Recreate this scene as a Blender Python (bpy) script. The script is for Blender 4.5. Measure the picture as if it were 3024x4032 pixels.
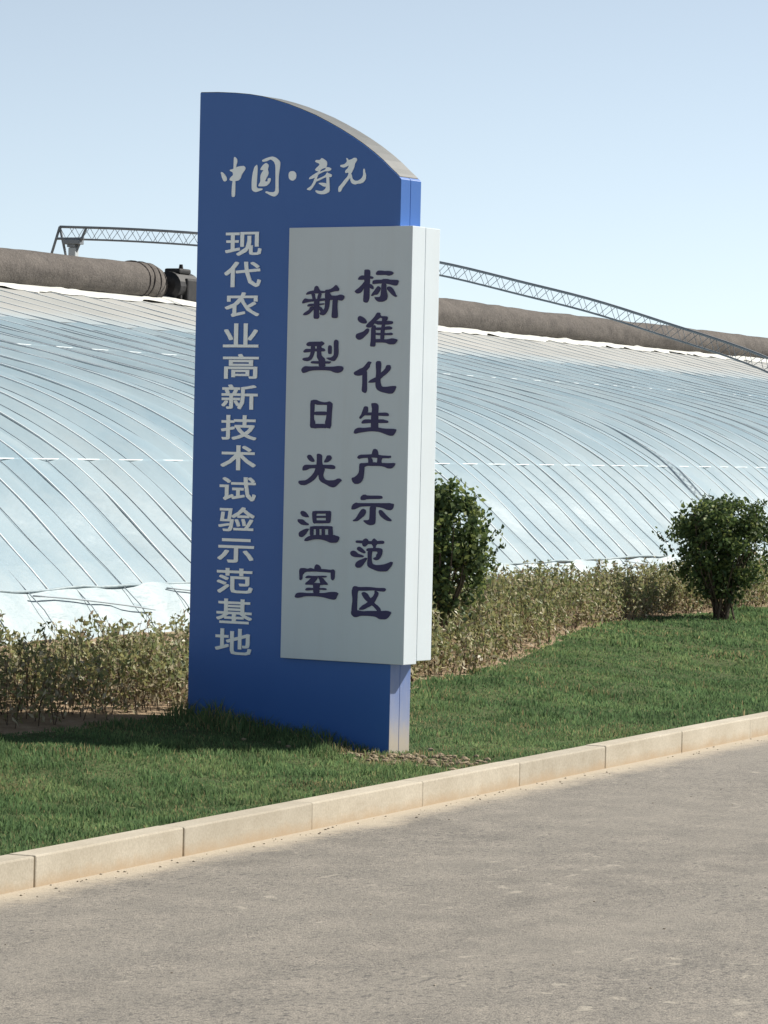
import bpy, bmesh, math, random
import numpy as np
from mathutils import Vector, Matrix

for _o in list(bpy.data.objects):
    bpy.data.objects.remove(_o)
SC = bpy.context.scene
COL = SC.collection

# ------------------------------------------------------------------ camera
cam_d = bpy.data.cameras.new("camera")
cam = bpy.data.objects.new("camera", cam_d)
COL.objects.link(cam)
_r = Vector((0.40118543, -0.91574098, 0.02164951))
_u = Vector((0.00753244, 0.02693223, 0.99960888))
_v = Vector((0.91596589, 0.40086545, -0.01770259))
cam.matrix_world = Matrix(((_r.x, _u.x, -_v.x, 0), (_r.y, _u.y, -_v.y, 0), (_r.z, _u.z, -_v.z, 2.4), (0, 0, 0, 1)))
cam_d.sensor_fit = 'AUTO'
cam_d.sensor_width = 36.0
cam_d.lens = 128.2
cam_d.clip_start = 0.1
cam_d.clip_end = 3000
SC.camera = cam

# ------------------------------------------------------------------ light
SUN_EL, SUN_AZ = math.radians(39.0), math.radians(-35.0)
w = bpy.data.worlds.new("World")
SC.world = w
w.use_nodes = True
nt = w.node_tree
nt.nodes.clear()
sky = nt.nodes.new("ShaderNodeTexSky")
sky.sky_type = 'NISHITA'
sky.sun_disc = False
sky.sun_elevation = SUN_EL
sky.sun_rotation = math.pi / 2 - SUN_AZ
sky.altitude = 4500
sky.air_density = 1.0
sky.dust_density = 0.2
sky.ozone_density = 2.0
bg = nt.nodes.new("ShaderNodeBackground")
bg.inputs[1].default_value = 0.067
wo = nt.nodes.new("ShaderNodeOutputWorld")
hs = nt.nodes.new("ShaderNodeHueSaturation")          # thin spring haze: a paler, less saturated blue
hs.inputs["Saturation"].default_value = 0.52
hs.inputs["Hue"].default_value = 0.486
nt.links.new(sky.outputs[0], hs.inputs["Color"])
nt.links.new(hs.outputs[0], bg.inputs[0])
nt.links.new(bg.outputs[0], wo.inputs[0])
sl = bpy.data.lights.new("sun", 'SUN')
sl.energy = 4.2
sl.angle = math.radians(0.7)
sl.color = (1.0, 0.95, 0.86)
so = bpy.data.objects.new("sun", sl)
COL.objects.link(so)
sd_ = Vector((math.cos(SUN_EL) * math.cos(SUN_AZ), math.cos(SUN_EL) * math.sin(SUN_AZ), math.sin(SUN_EL)))
so.rotation_euler = sd_.to_track_quat('Z', 'Y').to_euler()
so.location = (40, -30, 60)
SC.view_settings.view_transform = 'Standard'
SC.view_settings.look = 'None'
SC.view_settings.gamma = 1.0
SC.view_settings.exposure = 0.9
SC.cycles.max_bounces = 6

rng = np.random.default_rng(7)
random.seed(7)

# ------------------------------------------------------------------ helpers
def srgb(r, g, b):
    f = lambda c: (c / 255 / 12.92) if c <= 10 else ((c / 255 + 0.055) / 1.055) ** 2.4
    return (f(r), f(g), f(b), 1.0)

class Mat:
    """small node-graph helper"""
    def __init__(s, name, rough=0.7, spec=0.4, metallic=0.0):
        s.m = bpy.data.materials.new(name)
        s.m.use_nodes = True
        s.t = s.m.node_tree
        s.b = s.t.nodes["Principled BSDF"]
        s.b.inputs["Roughness"].default_value = rough
        s.b.inputs["Specular IOR Level"].default_value = spec
        s.b.inputs["Metallic"].default_value = metallic
        s.tc = s.t.nodes.new("ShaderNodeTexCoord")
    def n(s, kind, **kw):
        x = s.t.nodes.new(kind)
        for k, v in kw.items():
            setattr(x, k, v)
        return x
    def l(s, a, b):
        s.t.links.new(a, b)
    def mapping(s, scale, coord="Object"):
        mp = s.n("ShaderNodeMapping")
        mp.inputs["Scale"].default_value = scale
        s.l(s.tc.outputs[coord], mp.inputs[0])
        return mp.outputs[0]
    def noise(s, scale, detail=3.0, rough=0.55, vec=None, dist=0.0):
        x = s.n("ShaderNodeTexNoise")
        x.inputs["Scale"].default_value = scale
        x.inputs["Detail"].default_value = detail
        x.inputs["Roughness"].default_value = rough
        x.inputs["Distortion"].default_value = dist
        s.l(vec if vec is not None else s.tc.outputs["Object"], x.inputs["Vector"])
        return x.outputs["Fac"]
    def ramp(s, fac, stops, interp='LINEAR'):
        x = s.n("ShaderNodeValToRGB")
        x.color_ramp.interpolation = interp
        e = x.color_ramp.elements
        while len(e) < len(stops):
            e.new(0.5)
        for k, (p, c) in enumerate(stops):
            e[k].position = p
            e[k].color = c if len(c) == 4 else (*c, 1)
        s.l(fac, x.inputs[0])
        return x.outputs[0]
    def mix(s, fac, a, b, mode='MIX'):
        x = s.n("ShaderNodeMix", data_type='RGBA', blend_type=mode)
        if isinstance(fac, (int, float)):
            x.inputs[0].default_value = fac
        else:
            s.l(fac, x.inputs[0])
        for i, v in ((6, a), (7, b)):
            if isinstance(v, tuple):
                x.inputs[i].default_value = v if len(v) == 4 else (*v, 1)
            else:
                s.l(v, x.inputs[i])
        return x.outputs[2]
    def math(s, op, a, b=None, clamp=False):
        x = s.n("ShaderNodeMath", operation=op, use_clamp=clamp)
        for i, v in ((0, a), (1, b)):
            if v is None:
                continue
            if isinstance(v, (int, float)):
                x.inputs[i].default_value = v
            else:
                s.l(v, x.inputs[i])
        return x.outputs[0]
    def sep(s, vec):
        x = s.n("ShaderNodeSeparateXYZ")
        s.l(vec, x.inputs[0])
        return x.outputs
    def color(s, c):
        if isinstance(c, tuple):
            s.b.inputs["Base Color"].default_value = c if len(c) == 4 else (*c, 1)
        else:
            s.l(c, s.b.inputs["Base Color"])
        return s
    def bump(s, h, strength=0.3, dist=0.01):
        x = s.n("ShaderNodeBump")
        x.inputs["Strength"].default_value = strength
        x.inputs["Distance"].default_value = dist
        s.l(h, x.inputs["Height"])
        s.l(x.outputs[0], s.b.inputs["Normal"])
        return s

def tag(o, label=None, cat=None, group=None, kind=None):
    if label: o["label"] = label
    if cat: o["category"] = cat
    if group: o["group"] = group
    if kind: o["kind"] = kind
    return o

def empty(name, loc=(0, 0, 0), rz=0.0):
    o = bpy.data.objects.new(name, None)
    o.empty_display_size = 0.2
    COL.objects.link(o)
    o.location = loc
    o.rotation_euler = (0, 0, rz)
    return o

def link(name, me, mats, parent=None):
    o = bpy.data.objects.new(name, me)
    for m in (mats if isinstance(mats, (list, tuple)) else [mats]):
        me.materials.append(m.m)
    COL.objects.link(o)
    if parent:
        o.parent = parent
    return o

def bm_obj(name, bm, mats, parent=None, smooth=False, recalc=True):
    if recalc:
        bmesh.ops.recalc_face_normals(bm, faces=bm.faces)
    me = bpy.data.meshes.new(name)
    bm.to_mesh(me)
    bm.free()
    if smooth:
        me.shade_smooth()
    return link(name, me, mats, parent)

def np_mesh(name, V, F, mat_idx=None, smooth=False):
    """V (n,3); F (m,k) all same k"""
    me = bpy.data.meshes.new(name)
    V = np.asarray(V, np.float32)
    F = np.asarray(F, np.int32)
    m, k = F.shape
    me.vertices.add(len(V)); me.vertices.foreach_set("co", V.ravel())
    me.loops.add(m * k); me.loops.foreach_set("vertex_index", F.ravel())
    me.polygons.add(m)
    me.polygons.foreach_set("loop_start", np.arange(0, m * k, k, dtype=np.int32))
    me.polygons.foreach_set("loop_total", np.full(m, k, np.int32))
    if mat_idx is not None:
        me.polygons.foreach_set("material_index", np.asarray(mat_idx, np.int32))
    if smooth:
        me.polygons.foreach_set("use_smooth", np.ones(m, bool))
    me.update(calc_edges=True)
    me.validate()
    return me

def box(bm, x0, x1, y0, y1, z0, z1, bevel=0.0):
    r = bmesh.ops.create_cube(bm, size=1)
    for v in r["verts"]:
        v.co = Vector((x0 + (v.co.x + .5) * (x1 - x0), y0 + (v.co.y + .5) * (y1 - y0), z0 + (v.co.z + .5) * (z1 - z0)))
    if bevel:
        es = list({e for v in r["verts"] for e in v.link_edges})
        bmesh.ops.bevel(bm, geom=es, offset=bevel, segments=2, affect='EDGES', profile=0.6)

def tube(bm, pts, rad, n=8, cap=True):
    pts = [Vector(p) for p in pts]
    rads = rad if isinstance(rad, (list, tuple)) else [rad] * len(pts)
    rings = []
    ref = None
    for i, p in enumerate(pts):
        d = (pts[min(i + 1, len(pts) - 1)] - pts[max(i - 1, 0)]).normalized()
        if ref is None:
            ref = Vector((0, 0, 1)) if abs(d.z) < 0.9 else Vector((1, 0, 0))
        a = d.cross(ref).normalized()
        b = d.cross(a).normalized()
        rings.append([bm.verts.new(p + (a * math.cos(t) + b * math.sin(t)) * rads[i])
                      for t in (2 * math.pi * k / n for k in range(n))])
    for r0, r1 in zip(rings, rings[1:]):
        for k in range(n):
            bm.faces.new((r0[k], r0[(k + 1) % n], r1[(k + 1) % n], r1[k]))
    if cap:
        bm.faces.new(rings[0]); bm.faces.new(rings[-1][::-1])

# smooth value noise for geometry
_perm = np.random.default_rng(3).random((64, 64, 64)).astype(np.float32)
def vnoise(x, y, z=0.0):
    x, y, z = np.broadcast_arrays(np.asarray(x, float), np.asarray(y, float), np.asarray(z, float))
    def f(a):
        i = np.floor(a).astype(int); t = a - i
        return i, t * t * (3 - 2 * t)
    ix, tx = f(x); iy, ty = f(y); iz, tz = f(z)
    g = lambda a, b, c: _perm[a & 63, b & 63, c & 63]
    def lerp(a, b, t): return a + (b - a) * t
    r = 0
    x00 = lerp(g(ix, iy, iz), g(ix + 1, iy, iz), tx); x10 = lerp(g(ix, iy + 1, iz), g(ix + 1, iy + 1, iz), tx)
    x01 = lerp(g(ix, iy, iz + 1), g(ix + 1, iy, iz + 1), tx); x11 = lerp(g(ix, iy + 1, iz + 1), g(ix + 1, iy + 1, iz + 1), tx)
    return lerp(lerp(x00, x10, ty), lerp(x01, x11, ty), tz) * 2 - 1

# ------------------------------------------------------------------ materials
# dusty road: aggregate speckle, dust streaks, pale earth patches, sand drifted against the kerb
M_road = Mat("road_asphalt", 0.9, 0.25)
m = M_road
xyz = m.sep(m.tc.outputs["Object"])
agg = m.noise(95, 2, 0.7)
agg2 = m.noise(26, 4, 0.75)
big = m.noise(0.35, 4, 0.6, vec=m.mapping((0.35, 1.0, 1)))
mid = m.noise(2.6, 5, 0.65)
c = m.ramp(big, [(0.32, (0.150, 0.138, 0.122)), (0.68, (0.198, 0.183, 0.162))])
c = m.mix(m.ramp(mid, [(0.38, (0, 0, 0)), (0.70, (1, 1, 1))]), c, (0.245, 0.222, 0.192))
c = m.mix(1.0, c, m.ramp(agg, [(0.30, (0.36, 0.36, 0.38)), (0.48, (0.98, 0.98, 0.98)), (0.70, (1.55, 1.53, 1.48))]), 'MULTIPLY')
c = m.mix(1.0, c, m.ramp(agg2, [(0.32, (0.50, 0.50, 0.52)), (0.46, (0.98, 0.98, 0.98)), (0.68, (1.26, 1.25, 1.22))]), 'MULTIPLY')
spot = m.noise(5.2, 3.0, 0.5, vec=m.mapping((1, 1.5, 1)), dist=0.5)
zone = m.noise(0.22, 3, 0.6)
sp = m.math('ADD', spot, m.math('MULTIPLY', m.math('SUBTRACT', zone, 0.5), 0.45))
c = m.mix(m.ramp(sp, [(0.665, (0, 0, 0)), (0.735, (0.75, 0.75, 0.75))]), c, (0.36, 0.325, 0.270))
film_d = m.noise(1.0, 5, 0.65, vec=m.mapping((0.10, 1.4, 1)))           # tyre-worn and dusty lanes along the road
c = m.mix(m.ramp(film_d, [(0.40, (0, 0, 0)), (0.70, (0.55, 0.55, 0.55))]), c, (0.246, 0.224, 0.192))
pits = m.noise(21, 3, 0.6, vec=m.mapping((1, 1.2, 1)))
pz = m.math('ADD', pits, m.math('MULTIPLY', m.math('SUBTRACT', m.noise(0.5, 3, 0.6), 0.5), 0.30))
c = m.mix(m.ramp(pz, [(0.31, (0.75, 0.75, 0.75)), (0.42, (0, 0, 0))]), c, (0.075, 0.072, 0.070))
yw = m.math('ADD', xyz[1], m.math('MULTIPLY', m.math('SUBTRACT', m.noise(1.1, 5, 0.75), 0.5), 0.62))
yw = m.math('ADD', yw, m.math('MULTIPLY', m.math('SUBTRACT', m.noise(14, 4, 0.75), 0.5), 0.30))
sand = m.n("ShaderNodeMapRange"); sand.inputs[1].default_value = 9.16; sand.inputs[2].default_value = 9.40
m.l(yw, sand.inputs[0])
c = m.mix(sand.outputs[0], c, m.mix(m.noise(40, 3, 0.7), (0.34, 0.285, 0.215), (0.48, 0.425, 0.34)))
m.color(c)
m.bump(m.math('ADD', agg, m.math('MULTIPLY', agg2, 1.5)), 0.55, 0.008)

M_kerb = Mat("kerb_concrete", 0.85, 0.3)
m = M_kerb
xyz = m.sep(m.tc.outputs["Object"])
c = m.ramp(m.noise(2.2, 5, 0.65), [(0.30, (0.40, 0.355, 0.280)), (0.7, (0.50, 0.455, 0.375))])
c = m.mix(1.0, c, m.ramp(m.noise(60, 3, 0.7), [(0.3, (0.84, 0.83, 0.82)), (0.65, (1.06, 1.06, 1.05))]), 'MULTIPLY')
wn = m.n("ShaderNodeTexWhiteNoise", noise_dimensions='1D')
m.l(m.math('FLOOR', m.math('DIVIDE', m.math('SUBTRACT', xyz[0], 17.14306), 1.77362)), wn.inputs["W"])
c = m.mix(1.0, c, m.ramp(wn.outputs[0], [(0.0, (0.88, 0.87, 0.86)), (1.0, (1.05, 1.04, 1.03))]), 'MULTIPLY')
blot = m.noise(1.0, 6, 0.75, vec=m.mapping((1.2, 3, 4)))
c = m.mix(m.ramp(blot, [(0.55, (0, 0, 0)), (0.74, (0.45, 0.45, 0.45))]), c, (0.30, 0.25, 0.185))
low = m.n("ShaderNodeMapRange"); low.inputs[1].default_value = 0.075; low.inputs[2].default_value = 0.0
m.l(m.math('ADD', xyz[2], m.math('MULTIPLY', m.math('SUBTRACT', m.noise(3.5, 5, 0.75), 0.5), 0.16)), low.inputs[0])
c = m.mix(m.math('MULTIPLY', low.outputs[0], 0.75), c, (0.37, 0.27, 0.17))
m.color(c).bump(m.noise(70, 4, 0.7), 0.25, 0.004)

M_joint = Mat("kerb_mortar", 0.95, 0.1); M_joint.color(M_joint.ramp(M_joint.noise(20), [(0.3, (0.16, 0.13, 0.10)), (0.7, (0.30, 0.24, 0.17))]))

M_lawn = Mat("lawn_earth", 0.95, 0.1)
M_lawn.color(M_lawn.ramp(M_lawn.noise(5, 5, 0.7), [(0.3, (0.045, 0.062, 0.024)), (0.7, (0.10, 0.115, 0.048))]))
M_soil = Mat("soil", 0.95, 0.1)
M_soil.color(M_soil.ramp(M_soil.noise(6, 6, 0.7), [(0.28, (0.20, 0.145, 0.095)), (0.5, (0.32, 0.235, 0.155)), (0.75, (0.44, 0.345, 0.235))])).bump(M_soil.noise(22, 5, 0.7), 0.8, 0.03)
M_ground = Mat("earth_ground", 0.95, 0.1)
M_ground.color(M_ground.ramp(M_ground.noise(0.2, 6, 0.7), [(0.3, (0.16, 0.12, 0.075)), (0.7, (0.22, 0.19, 0.12))]))

def leafmat(name, rgb, rough=0.55, trans=0.35, spec=0.35, var=0.25):
    x = Mat(name, rough, spec)
    k = x.noise(3.0, 2, 0.5)
    lo = tuple(v * (1 - var) for v in rgb); hi = tuple(min(1, v * (1 + var)) for v in rgb)
    col = x.ramp(k, [(0.3, lo), (0.7, hi)])
    x.color(col)
    tr = x.n("ShaderNodeBsdfTranslucent")
    x.l(col, tr.inputs[0])
    mx = x.n("ShaderNodeMixShader"); mx.inputs[0].default_value = trans
    out = x.t.nodes["Material Output"]
    x.l(x.b.outputs[0], mx.inputs[1]); x.l(tr.outputs[0], mx.inputs[2]); x.l(mx.outputs[0], out.inputs[0])
    return x
G_MATS = [leafmat("grass_blade_mid", (0.138, 0.218, 0.092), 0.8, 0.45, 0.12), leafmat("grass_blade_dark", (0.100, 0.164, 0.074), 0.8, 0.45, 0.12),
          leafmat("grass_blade_light", (0.220, 0.285, 0.122), 0.8, 0.45, 0.12), leafmat("grass_blade_dry", (0.34, 0.28, 0.15), 0.8, 0.4, 0.1)]
H_MATS = [leafmat("sapling_leaf_olive", (0.300, 0.290, 0.130), 0.6), leafmat("sapling_leaf_green", (0.185, 0.215, 0.092), 0.6),
          leafmat("sapling_leaf_brown", (0.310, 0.235, 0.150), 0.7), leafmat("sapling_leaf_pale", (0.46, 0.41, 0.28), 0.5)]
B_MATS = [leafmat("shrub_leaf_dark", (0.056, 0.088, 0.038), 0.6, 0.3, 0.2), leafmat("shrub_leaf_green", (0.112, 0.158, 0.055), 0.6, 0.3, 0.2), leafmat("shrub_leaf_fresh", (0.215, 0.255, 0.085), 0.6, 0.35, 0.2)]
M_twig = Mat("twig_bark", 0.9, 0.15); M_twig.color(M_twig.ramp(M_twig.noise(14), [(0.3, (0.075, 0.055, 0.042)), (0.7, (0.17, 0.13, 0.10))]))

M_blue = Mat("blue_painted_metal", 0.38, 0.45)
m = M_blue
xyz = m.sep(m.tc.outputs["Object"])
c = m.mix(m.noise(2.5, 4, 0.6, vec=m.mapping((1, 1, 0.5))), (0.037, 0.130, 0.420), (0.046, 0.148, 0.455))
nrm = m.sep(m.tc.outputs["Normal"])
dz = m.n("ShaderNodeMapRange"); dz.inputs[1].default_value = 0.80; dz.inputs[2].default_value = 0.10
m.l(m.math('ADD', xyz[2], m.math('MULTIPLY', m.math('SUBTRACT', m.noise(3, 4, 0.7, vec=m.mapping((3, 3, 1))), 0.5), 0.5)), dz.inputs[0])
side = m.math('GREATER_THAN', nrm[0], 0.7)
dust = m.math('MULTIPLY', m.math('MULTIPLY', dz.outputs[0], side), 0.62)
c = m.mix(dust, c, (0.50, 0.47, 0.44))
splash = m.n("ShaderNodeMapRange"); splash.inputs[1].default_value = 0.26; splash.inputs[2].default_value = 0.06
m.l(m.math('ADD', xyz[2], m.math('MULTIPLY', m.math('SUBTRACT', m.noise(9, 4, 0.7), 0.5), 0.22)), splash.inputs[0])
c = m.mix(m.math('MULTIPLY', m.math('MULTIPLY', splash.outputs[0], side), 0.8), c, (0.50, 0.42, 0.31))
m.color(c)
m.bump(m.noise(1.6, 2, 0.5), 0.05, 0.02)

M_white = Mat("white_painted_metal", 0.42, 0.4)
_c = M_white.mix(M_white.noise(2.0, 4, 0.6), (0.635, 0.70, 0.735), (0.70, 0.765, 0.80))
_st = M_white.noise(1.0, 5, 0.65, vec=M_white.mapping((5, 5, 0.35)))
_c = M_white.mix(M_white.ramp(_st, [(0.50, (0, 0, 0)), (0.80, (0.16, 0.16, 0.16))]), _c, (0.50, 0.49, 0.45))
M_white.color(_c); M_white.bump(M_white.noise(1.4, 2, 0.5), 0.08, 0.03)
M_core = Mat("dark_joint", 0.9, 0.1); M_core.color(M_core.ramp(M_core.noise(8), [(0, (0.20, 0.20, 0.19)), (1, (0.27, 0.27, 0.26))]))
M_cap = Mat("bare_sheet_metal", 0.55, 0.4); M_cap.color(M_cap.ramp(M_cap.noise(4, 5, 0.6), [(0.3, (0.105, 0.11, 0.108)), (0.7, (0.15, 0.152, 0.148))]))
M_letw = Mat("silver_white_letter", 0.38, 0.5, 0.35); M_letw.color(M_letw.mix(M_letw.noise(6), (0.80, 0.83, 0.82), (0.88, 0.90, 0.88)))
M_letd = Mat("navy_letter", 0.5, 0.35); M_letd.color(M_letd.mix(M_letd.noise(6), (0.036, 0.033, 0.105), (0.052, 0.046, 0.130)))

M_film = Mat("greenhouse_film", 0.42, 0.30)
m = M_film
panel = m.noise(1.0, 3, 0.6, vec=m.mapping((0.9, 0.30, 0.30)))
c = m.ramp(panel, [(0.30, (0.355, 0.500, 0.590)), (0.50, (0.410, 0.545, 0.620)), (0.72, (0.465, 0.585, 0.645))])
dust = m.noise(1.3, 6, 0.72)
c = m.mix(m.ramp(dust, [(0.46, (0, 0, 0)), (0.75, (0.45, 0.45, 0.45))]), c, (0.58, 0.665, 0.70))
grime = m.noise(0.45, 6, 0.7)
c = m.mix(m.ramp(grime, [(0.52, (0, 0, 0)), (0.75, (0.35, 0.35, 0.35))]), c, (0.36, 0.42, 0.45))
m.color(c)
m.bump(m.math('ADD', m.noise(1.6, 4, 0.55), m.math('MULTIPLY', m.noise(6, 3, 0.5), 0.25)), 0.40, 0.035)
tr = m.n("ShaderNodeBsdfTranslucent"); m.l(c, tr.inputs[0])
mx = m.n("ShaderNodeMixShader"); mx.inputs[0].default_value = 0.12
m.l(m.b.outputs[0], mx.inputs[1]); m.l(tr.outputs[0], mx.inputs[2])
clear = m.n("ShaderNodeBsdfTransparent"); clear.inputs[0].default_value = (0.86, 0.95, 1.0, 1)
my = m.n("ShaderNodeMixShader"); my.inputs[0].default_value = 0.30
m.l(mx.outputs[0], my.inputs[1]); m.l(clear.outputs[0], my.inputs[2]); m.l(my.outputs[0], m.t.nodes["Material Output"].inputs[0])
M_skirt = Mat("white_skirt_film", 0.55, 0.3)
M_skirt.color(M_skirt.ramp(M_skirt.noise(1.5, 4, 0.6), [(0.3, (0.24, 0.315, 0.35)), (0.7, (0.345, 0.41, 0.43))])).bump(M_skirt.noise(3, 3, 0.5, vec=M_skirt.mapping((1, 1, 2.5))), 0.6, 0.06)
M_net = Mat("beige_vent_film", 0.6, 0.4)
_nc = (M_net.ramp(M_net.noise(0.5, 4, 0.6, vec=M_net.mapping((0.5, 1, 1))), [(0.3, (0.33, 0.335, 0.318)), (0.7, (0.41, 0.405, 0.38))]))
_ny = M_net.n("ShaderNodeMapRange"); _ny.inputs[1].default_value = 7.2; _ny.inputs[2].default_value = 8.9
M_net.l(M_net.math('ADD', M_net.sep(M_net.tc.outputs["Object"])[1], M_net.math('MULTIPLY', M_net.math('SUBTRACT', M_net.noise(0.7, 4, 0.6), 0.5), 1.6)), _ny.inputs[0])
M_net.color(M_net.mix(_ny.outputs[0], (0.30, 0.40, 0.455), _nc))
M_bead = Mat("white_ridge_highlight_purlin", 0.35, 0.5); M_bead.color(M_bead.mix(M_bead.noise(3), (0.74, 0.79, 0.80), (0.84, 0.87, 0.87)))  # white for the painted ridge highlights, shared with the purlins
M_cord = Mat("dark_press_cord", 0.8, 0.2); M_cord.color(M_cord.mix(M_cord.noise(3), (0.33, 0.385, 0.425), (0.42, 0.465, 0.495)))
M_crest = Mat("white_crest_cloth", 0.7, 0.3); M_crest.color(M_crest.ramp(M_crest.noise(2.5, 4, 0.6), [(0.3, (0.52, 0.53, 0.50)), (0.7, (0.70, 0.70, 0.66))]))
M_wall = Mat("greenhouse_wall", 0.9, 0.2); M_wall.color(M_wall.ramp(M_wall.noise(1.2, 5, 0.65), [(0.3, (0.25, 0.20, 0.15)), (0.7, (0.36, 0.30, 0.23))]))
M_pipe = Mat("galvanised_pipe", 0.4, 0.5, 0.6); M_pipe.color(M_pipe.mix(M_pipe.noise(5), (0.42, 0.44, 0.46), (0.52, 0.54, 0.55)))

M_quilt = Mat("felt_quilt", 0.95, 0.1)
m = M_quilt
c = m.ramp(m.noise(3.2, 6, 0.72, vec=m.mapping((0.6, 1, 1))), [(0.28, (0.092, 0.083, 0.078)), (0.5, (0.130, 0.116, 0.106)), (0.75, (0.172, 0.153, 0.138))])
c = m.mix(1.0, c, m.ramp(m.noise(30, 3, 0.7), [(0.3, (0.72, 0.72, 0.72)), (0.7, (1.15, 1.15, 1.15))]), 'MULTIPLY')
m.color(c).bump(m.math('ADD', m.noise(9, 5, 0.7), m.math('MULTIPLY', m.noise(45, 3, 0.7), 0.3)), 0.6, 0.04)
M_strap = Mat("dark_strap", 0.9, 0.1); M_strap.color(M_strap.mix(M_strap.noise(9), (0.035, 0.03, 0.03), (0.06, 0.052, 0.05)))
M_steel = Mat("grey_truss_steel", 0.55, 0.4, 0.3); M_steel.color(M_steel.ramp(M_steel.noise(3, 4, 0.6), [(0.3, (0.17, 0.19, 0.21)), (0.7, (0.26, 0.28, 0.30))]))
M_iron = Mat("dark_machine_iron", 0.6, 0.3); M_iron.color(M_iron.ramp(M_iron.noise(10, 4, 0.6), [(0.3, (0.008, 0.008, 0.010)), (0.7, (0.024, 0.022, 0.022))]))
M_pale = Mat("pale_housing", 0.5, 0.3); M_pale.color(M_pale.mix(M_pale.noise(6), (0.42, 0.46, 0.48), (0.52, 0.55, 0.56)))
M_stone = Mat("pebble_stone", 0.9, 0.2); M_stone.color(M_stone.ramp(M_stone.noise(9, 3, 0.6), [(0.35, (0.20, 0.17, 0.14)), (0.65, (0.48, 0.42, 0.33))]))
M_clod = Mat("soil_clod", 0.95, 0.1); M_clod.color(M_clod.ramp(M_clod.noise(12, 5, 0.7), [(0.3, (0.17, 0.13, 0.09)), (0.7, (0.38, 0.31, 0.21))]))

# ------------------------------------------------------------------ terrain
KY, KH, KL, KX0 = 9.5039, 0.1688, 1.77362, 17.14306
KW = 0.170
LAWN_Y = KY + KW
BOUND = np.array([(-20, 12.6), (22, 12.6), (24.4, 12.45), (28.8, 12.35), (30.5, 12.55), (33.5, 13.1), (37, 13.9), (39.8, 14.45), (44, 14.3), (60, 14.3), (140, 14.3)])
def bound(X):
    return np.interp(X, BOUND[:, 0], BOUND[:, 1])
def ground_z(X, Y):
    X = np.asarray(X, float); Y = np.asarray(Y, float)
    h = np.interp(Y, [9.0, 10.3, 10.8, 12.4, 14.0, 14.8, 40], [0.135, 0.150, 0.172, 0.315, 0.425, 0.45, 0.45])
    bump = 0.022 * vnoise(X * 1.1, Y * 1.1) + 0.010 * vnoise(X * 3.1, Y * 3.1, 5.0)
    return h + bump * np.clip((Y - 9.75) / 0.4, 0, 1)

# far earth, road, kerb
bm = bmesh.new()
box(bm, -400, 700, -400, 700, -0.9, -0.06)
tag(bm_obj("ground", bm, M_ground), "bare earth ground reaching to the horizon", kind="structure")
xs = np.arange(-30, 200.1, 2.0); ys = np.concatenate([np.arange(-30, 9, 1.5), [9.0, KY + 0.05]])
XX, YY = np.meshgrid(xs, ys, indexing='ij')
V = np.stack([XX, YY, np.zeros_like(XX)], -1).reshape(-1, 3)
ny = len(ys)
I = (np.arange(len(xs) - 1)[:, None] * ny + np.arange(ny - 1)[None]).ravel()
tag(link("road", np_mesh("road", V, np.stack([I, I + ny, I + ny + 1, I + 1], 1)), M_road), "dusty grey asphalt road with pale earth patches", kind="structure")

bm = bmesh.new()
for k in range(-9, 46):
    x0 = KX0 + KL * (k - 1)
    g = random.choice((0.004, 0.006, 0.010)) * 0.5
    dy = random.uniform(-0.005, 0.005); dz = random.uniform(-0.004, 0.004)
    if k == 1: g = 0.010
    n0 = len(bm.verts)
    box(bm, x0 + g, x0 + KL - g, KY + dy, KY + KW + dy, -0.10, KH + dz, 0.010)
tag(bm_obj("kerb", bm, M_kerb), "pale concrete kerb of long butted stones between road and lawn", kind="structure")
bm = bmesh.new()
box(bm, KX0 - 12 * KL, KX0 + 46 * KL, KY + 0.012, KY + KW - 0.012, -0.09, KH - 0.016)
tag(bm_obj("kerb_mortar", bm, M_joint), "dark mortar in the kerb joints", kind="structure")

def sheet(name, xs, yfun, mat, zoff=0.0, label=None):
    cols = []
    for x in xs:
        y = yfun(x)
        cols.append(np.stack([np.full_like(y, x), y, ground_z(np.full_like(y, x), y) + zoff], 1))
    ny = len(cols[0])
    V = np.concatenate(cols)
    I = (np.arange(len(xs) - 1)[:, None] * ny + np.arange(ny - 1)[None]).ravel()
    return tag(link(name, np_mesh(name, V, np.stack([I, I + ny, I + ny + 1, I + 1], 1), smooth=True), mat), label, kind="structure")
xs = np.concatenate([np.arange(-15, 12, 1.0), np.arange(12, 64, 0.2), np.arange(64, 140, 1.0)])
sheet("lawn", xs, lambda x: np.linspace(LAWN_Y - 0.02, bound(x), 30), M_lawn, 0, "green lawn strip rising from the kerb")
sheet("soil_bed", xs, lambda x: np.linspace(bound(x) , 33.0, 60) ** 1.0, M_soil, 0.0, "reddish brown soil bed behind the lawn")

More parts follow.
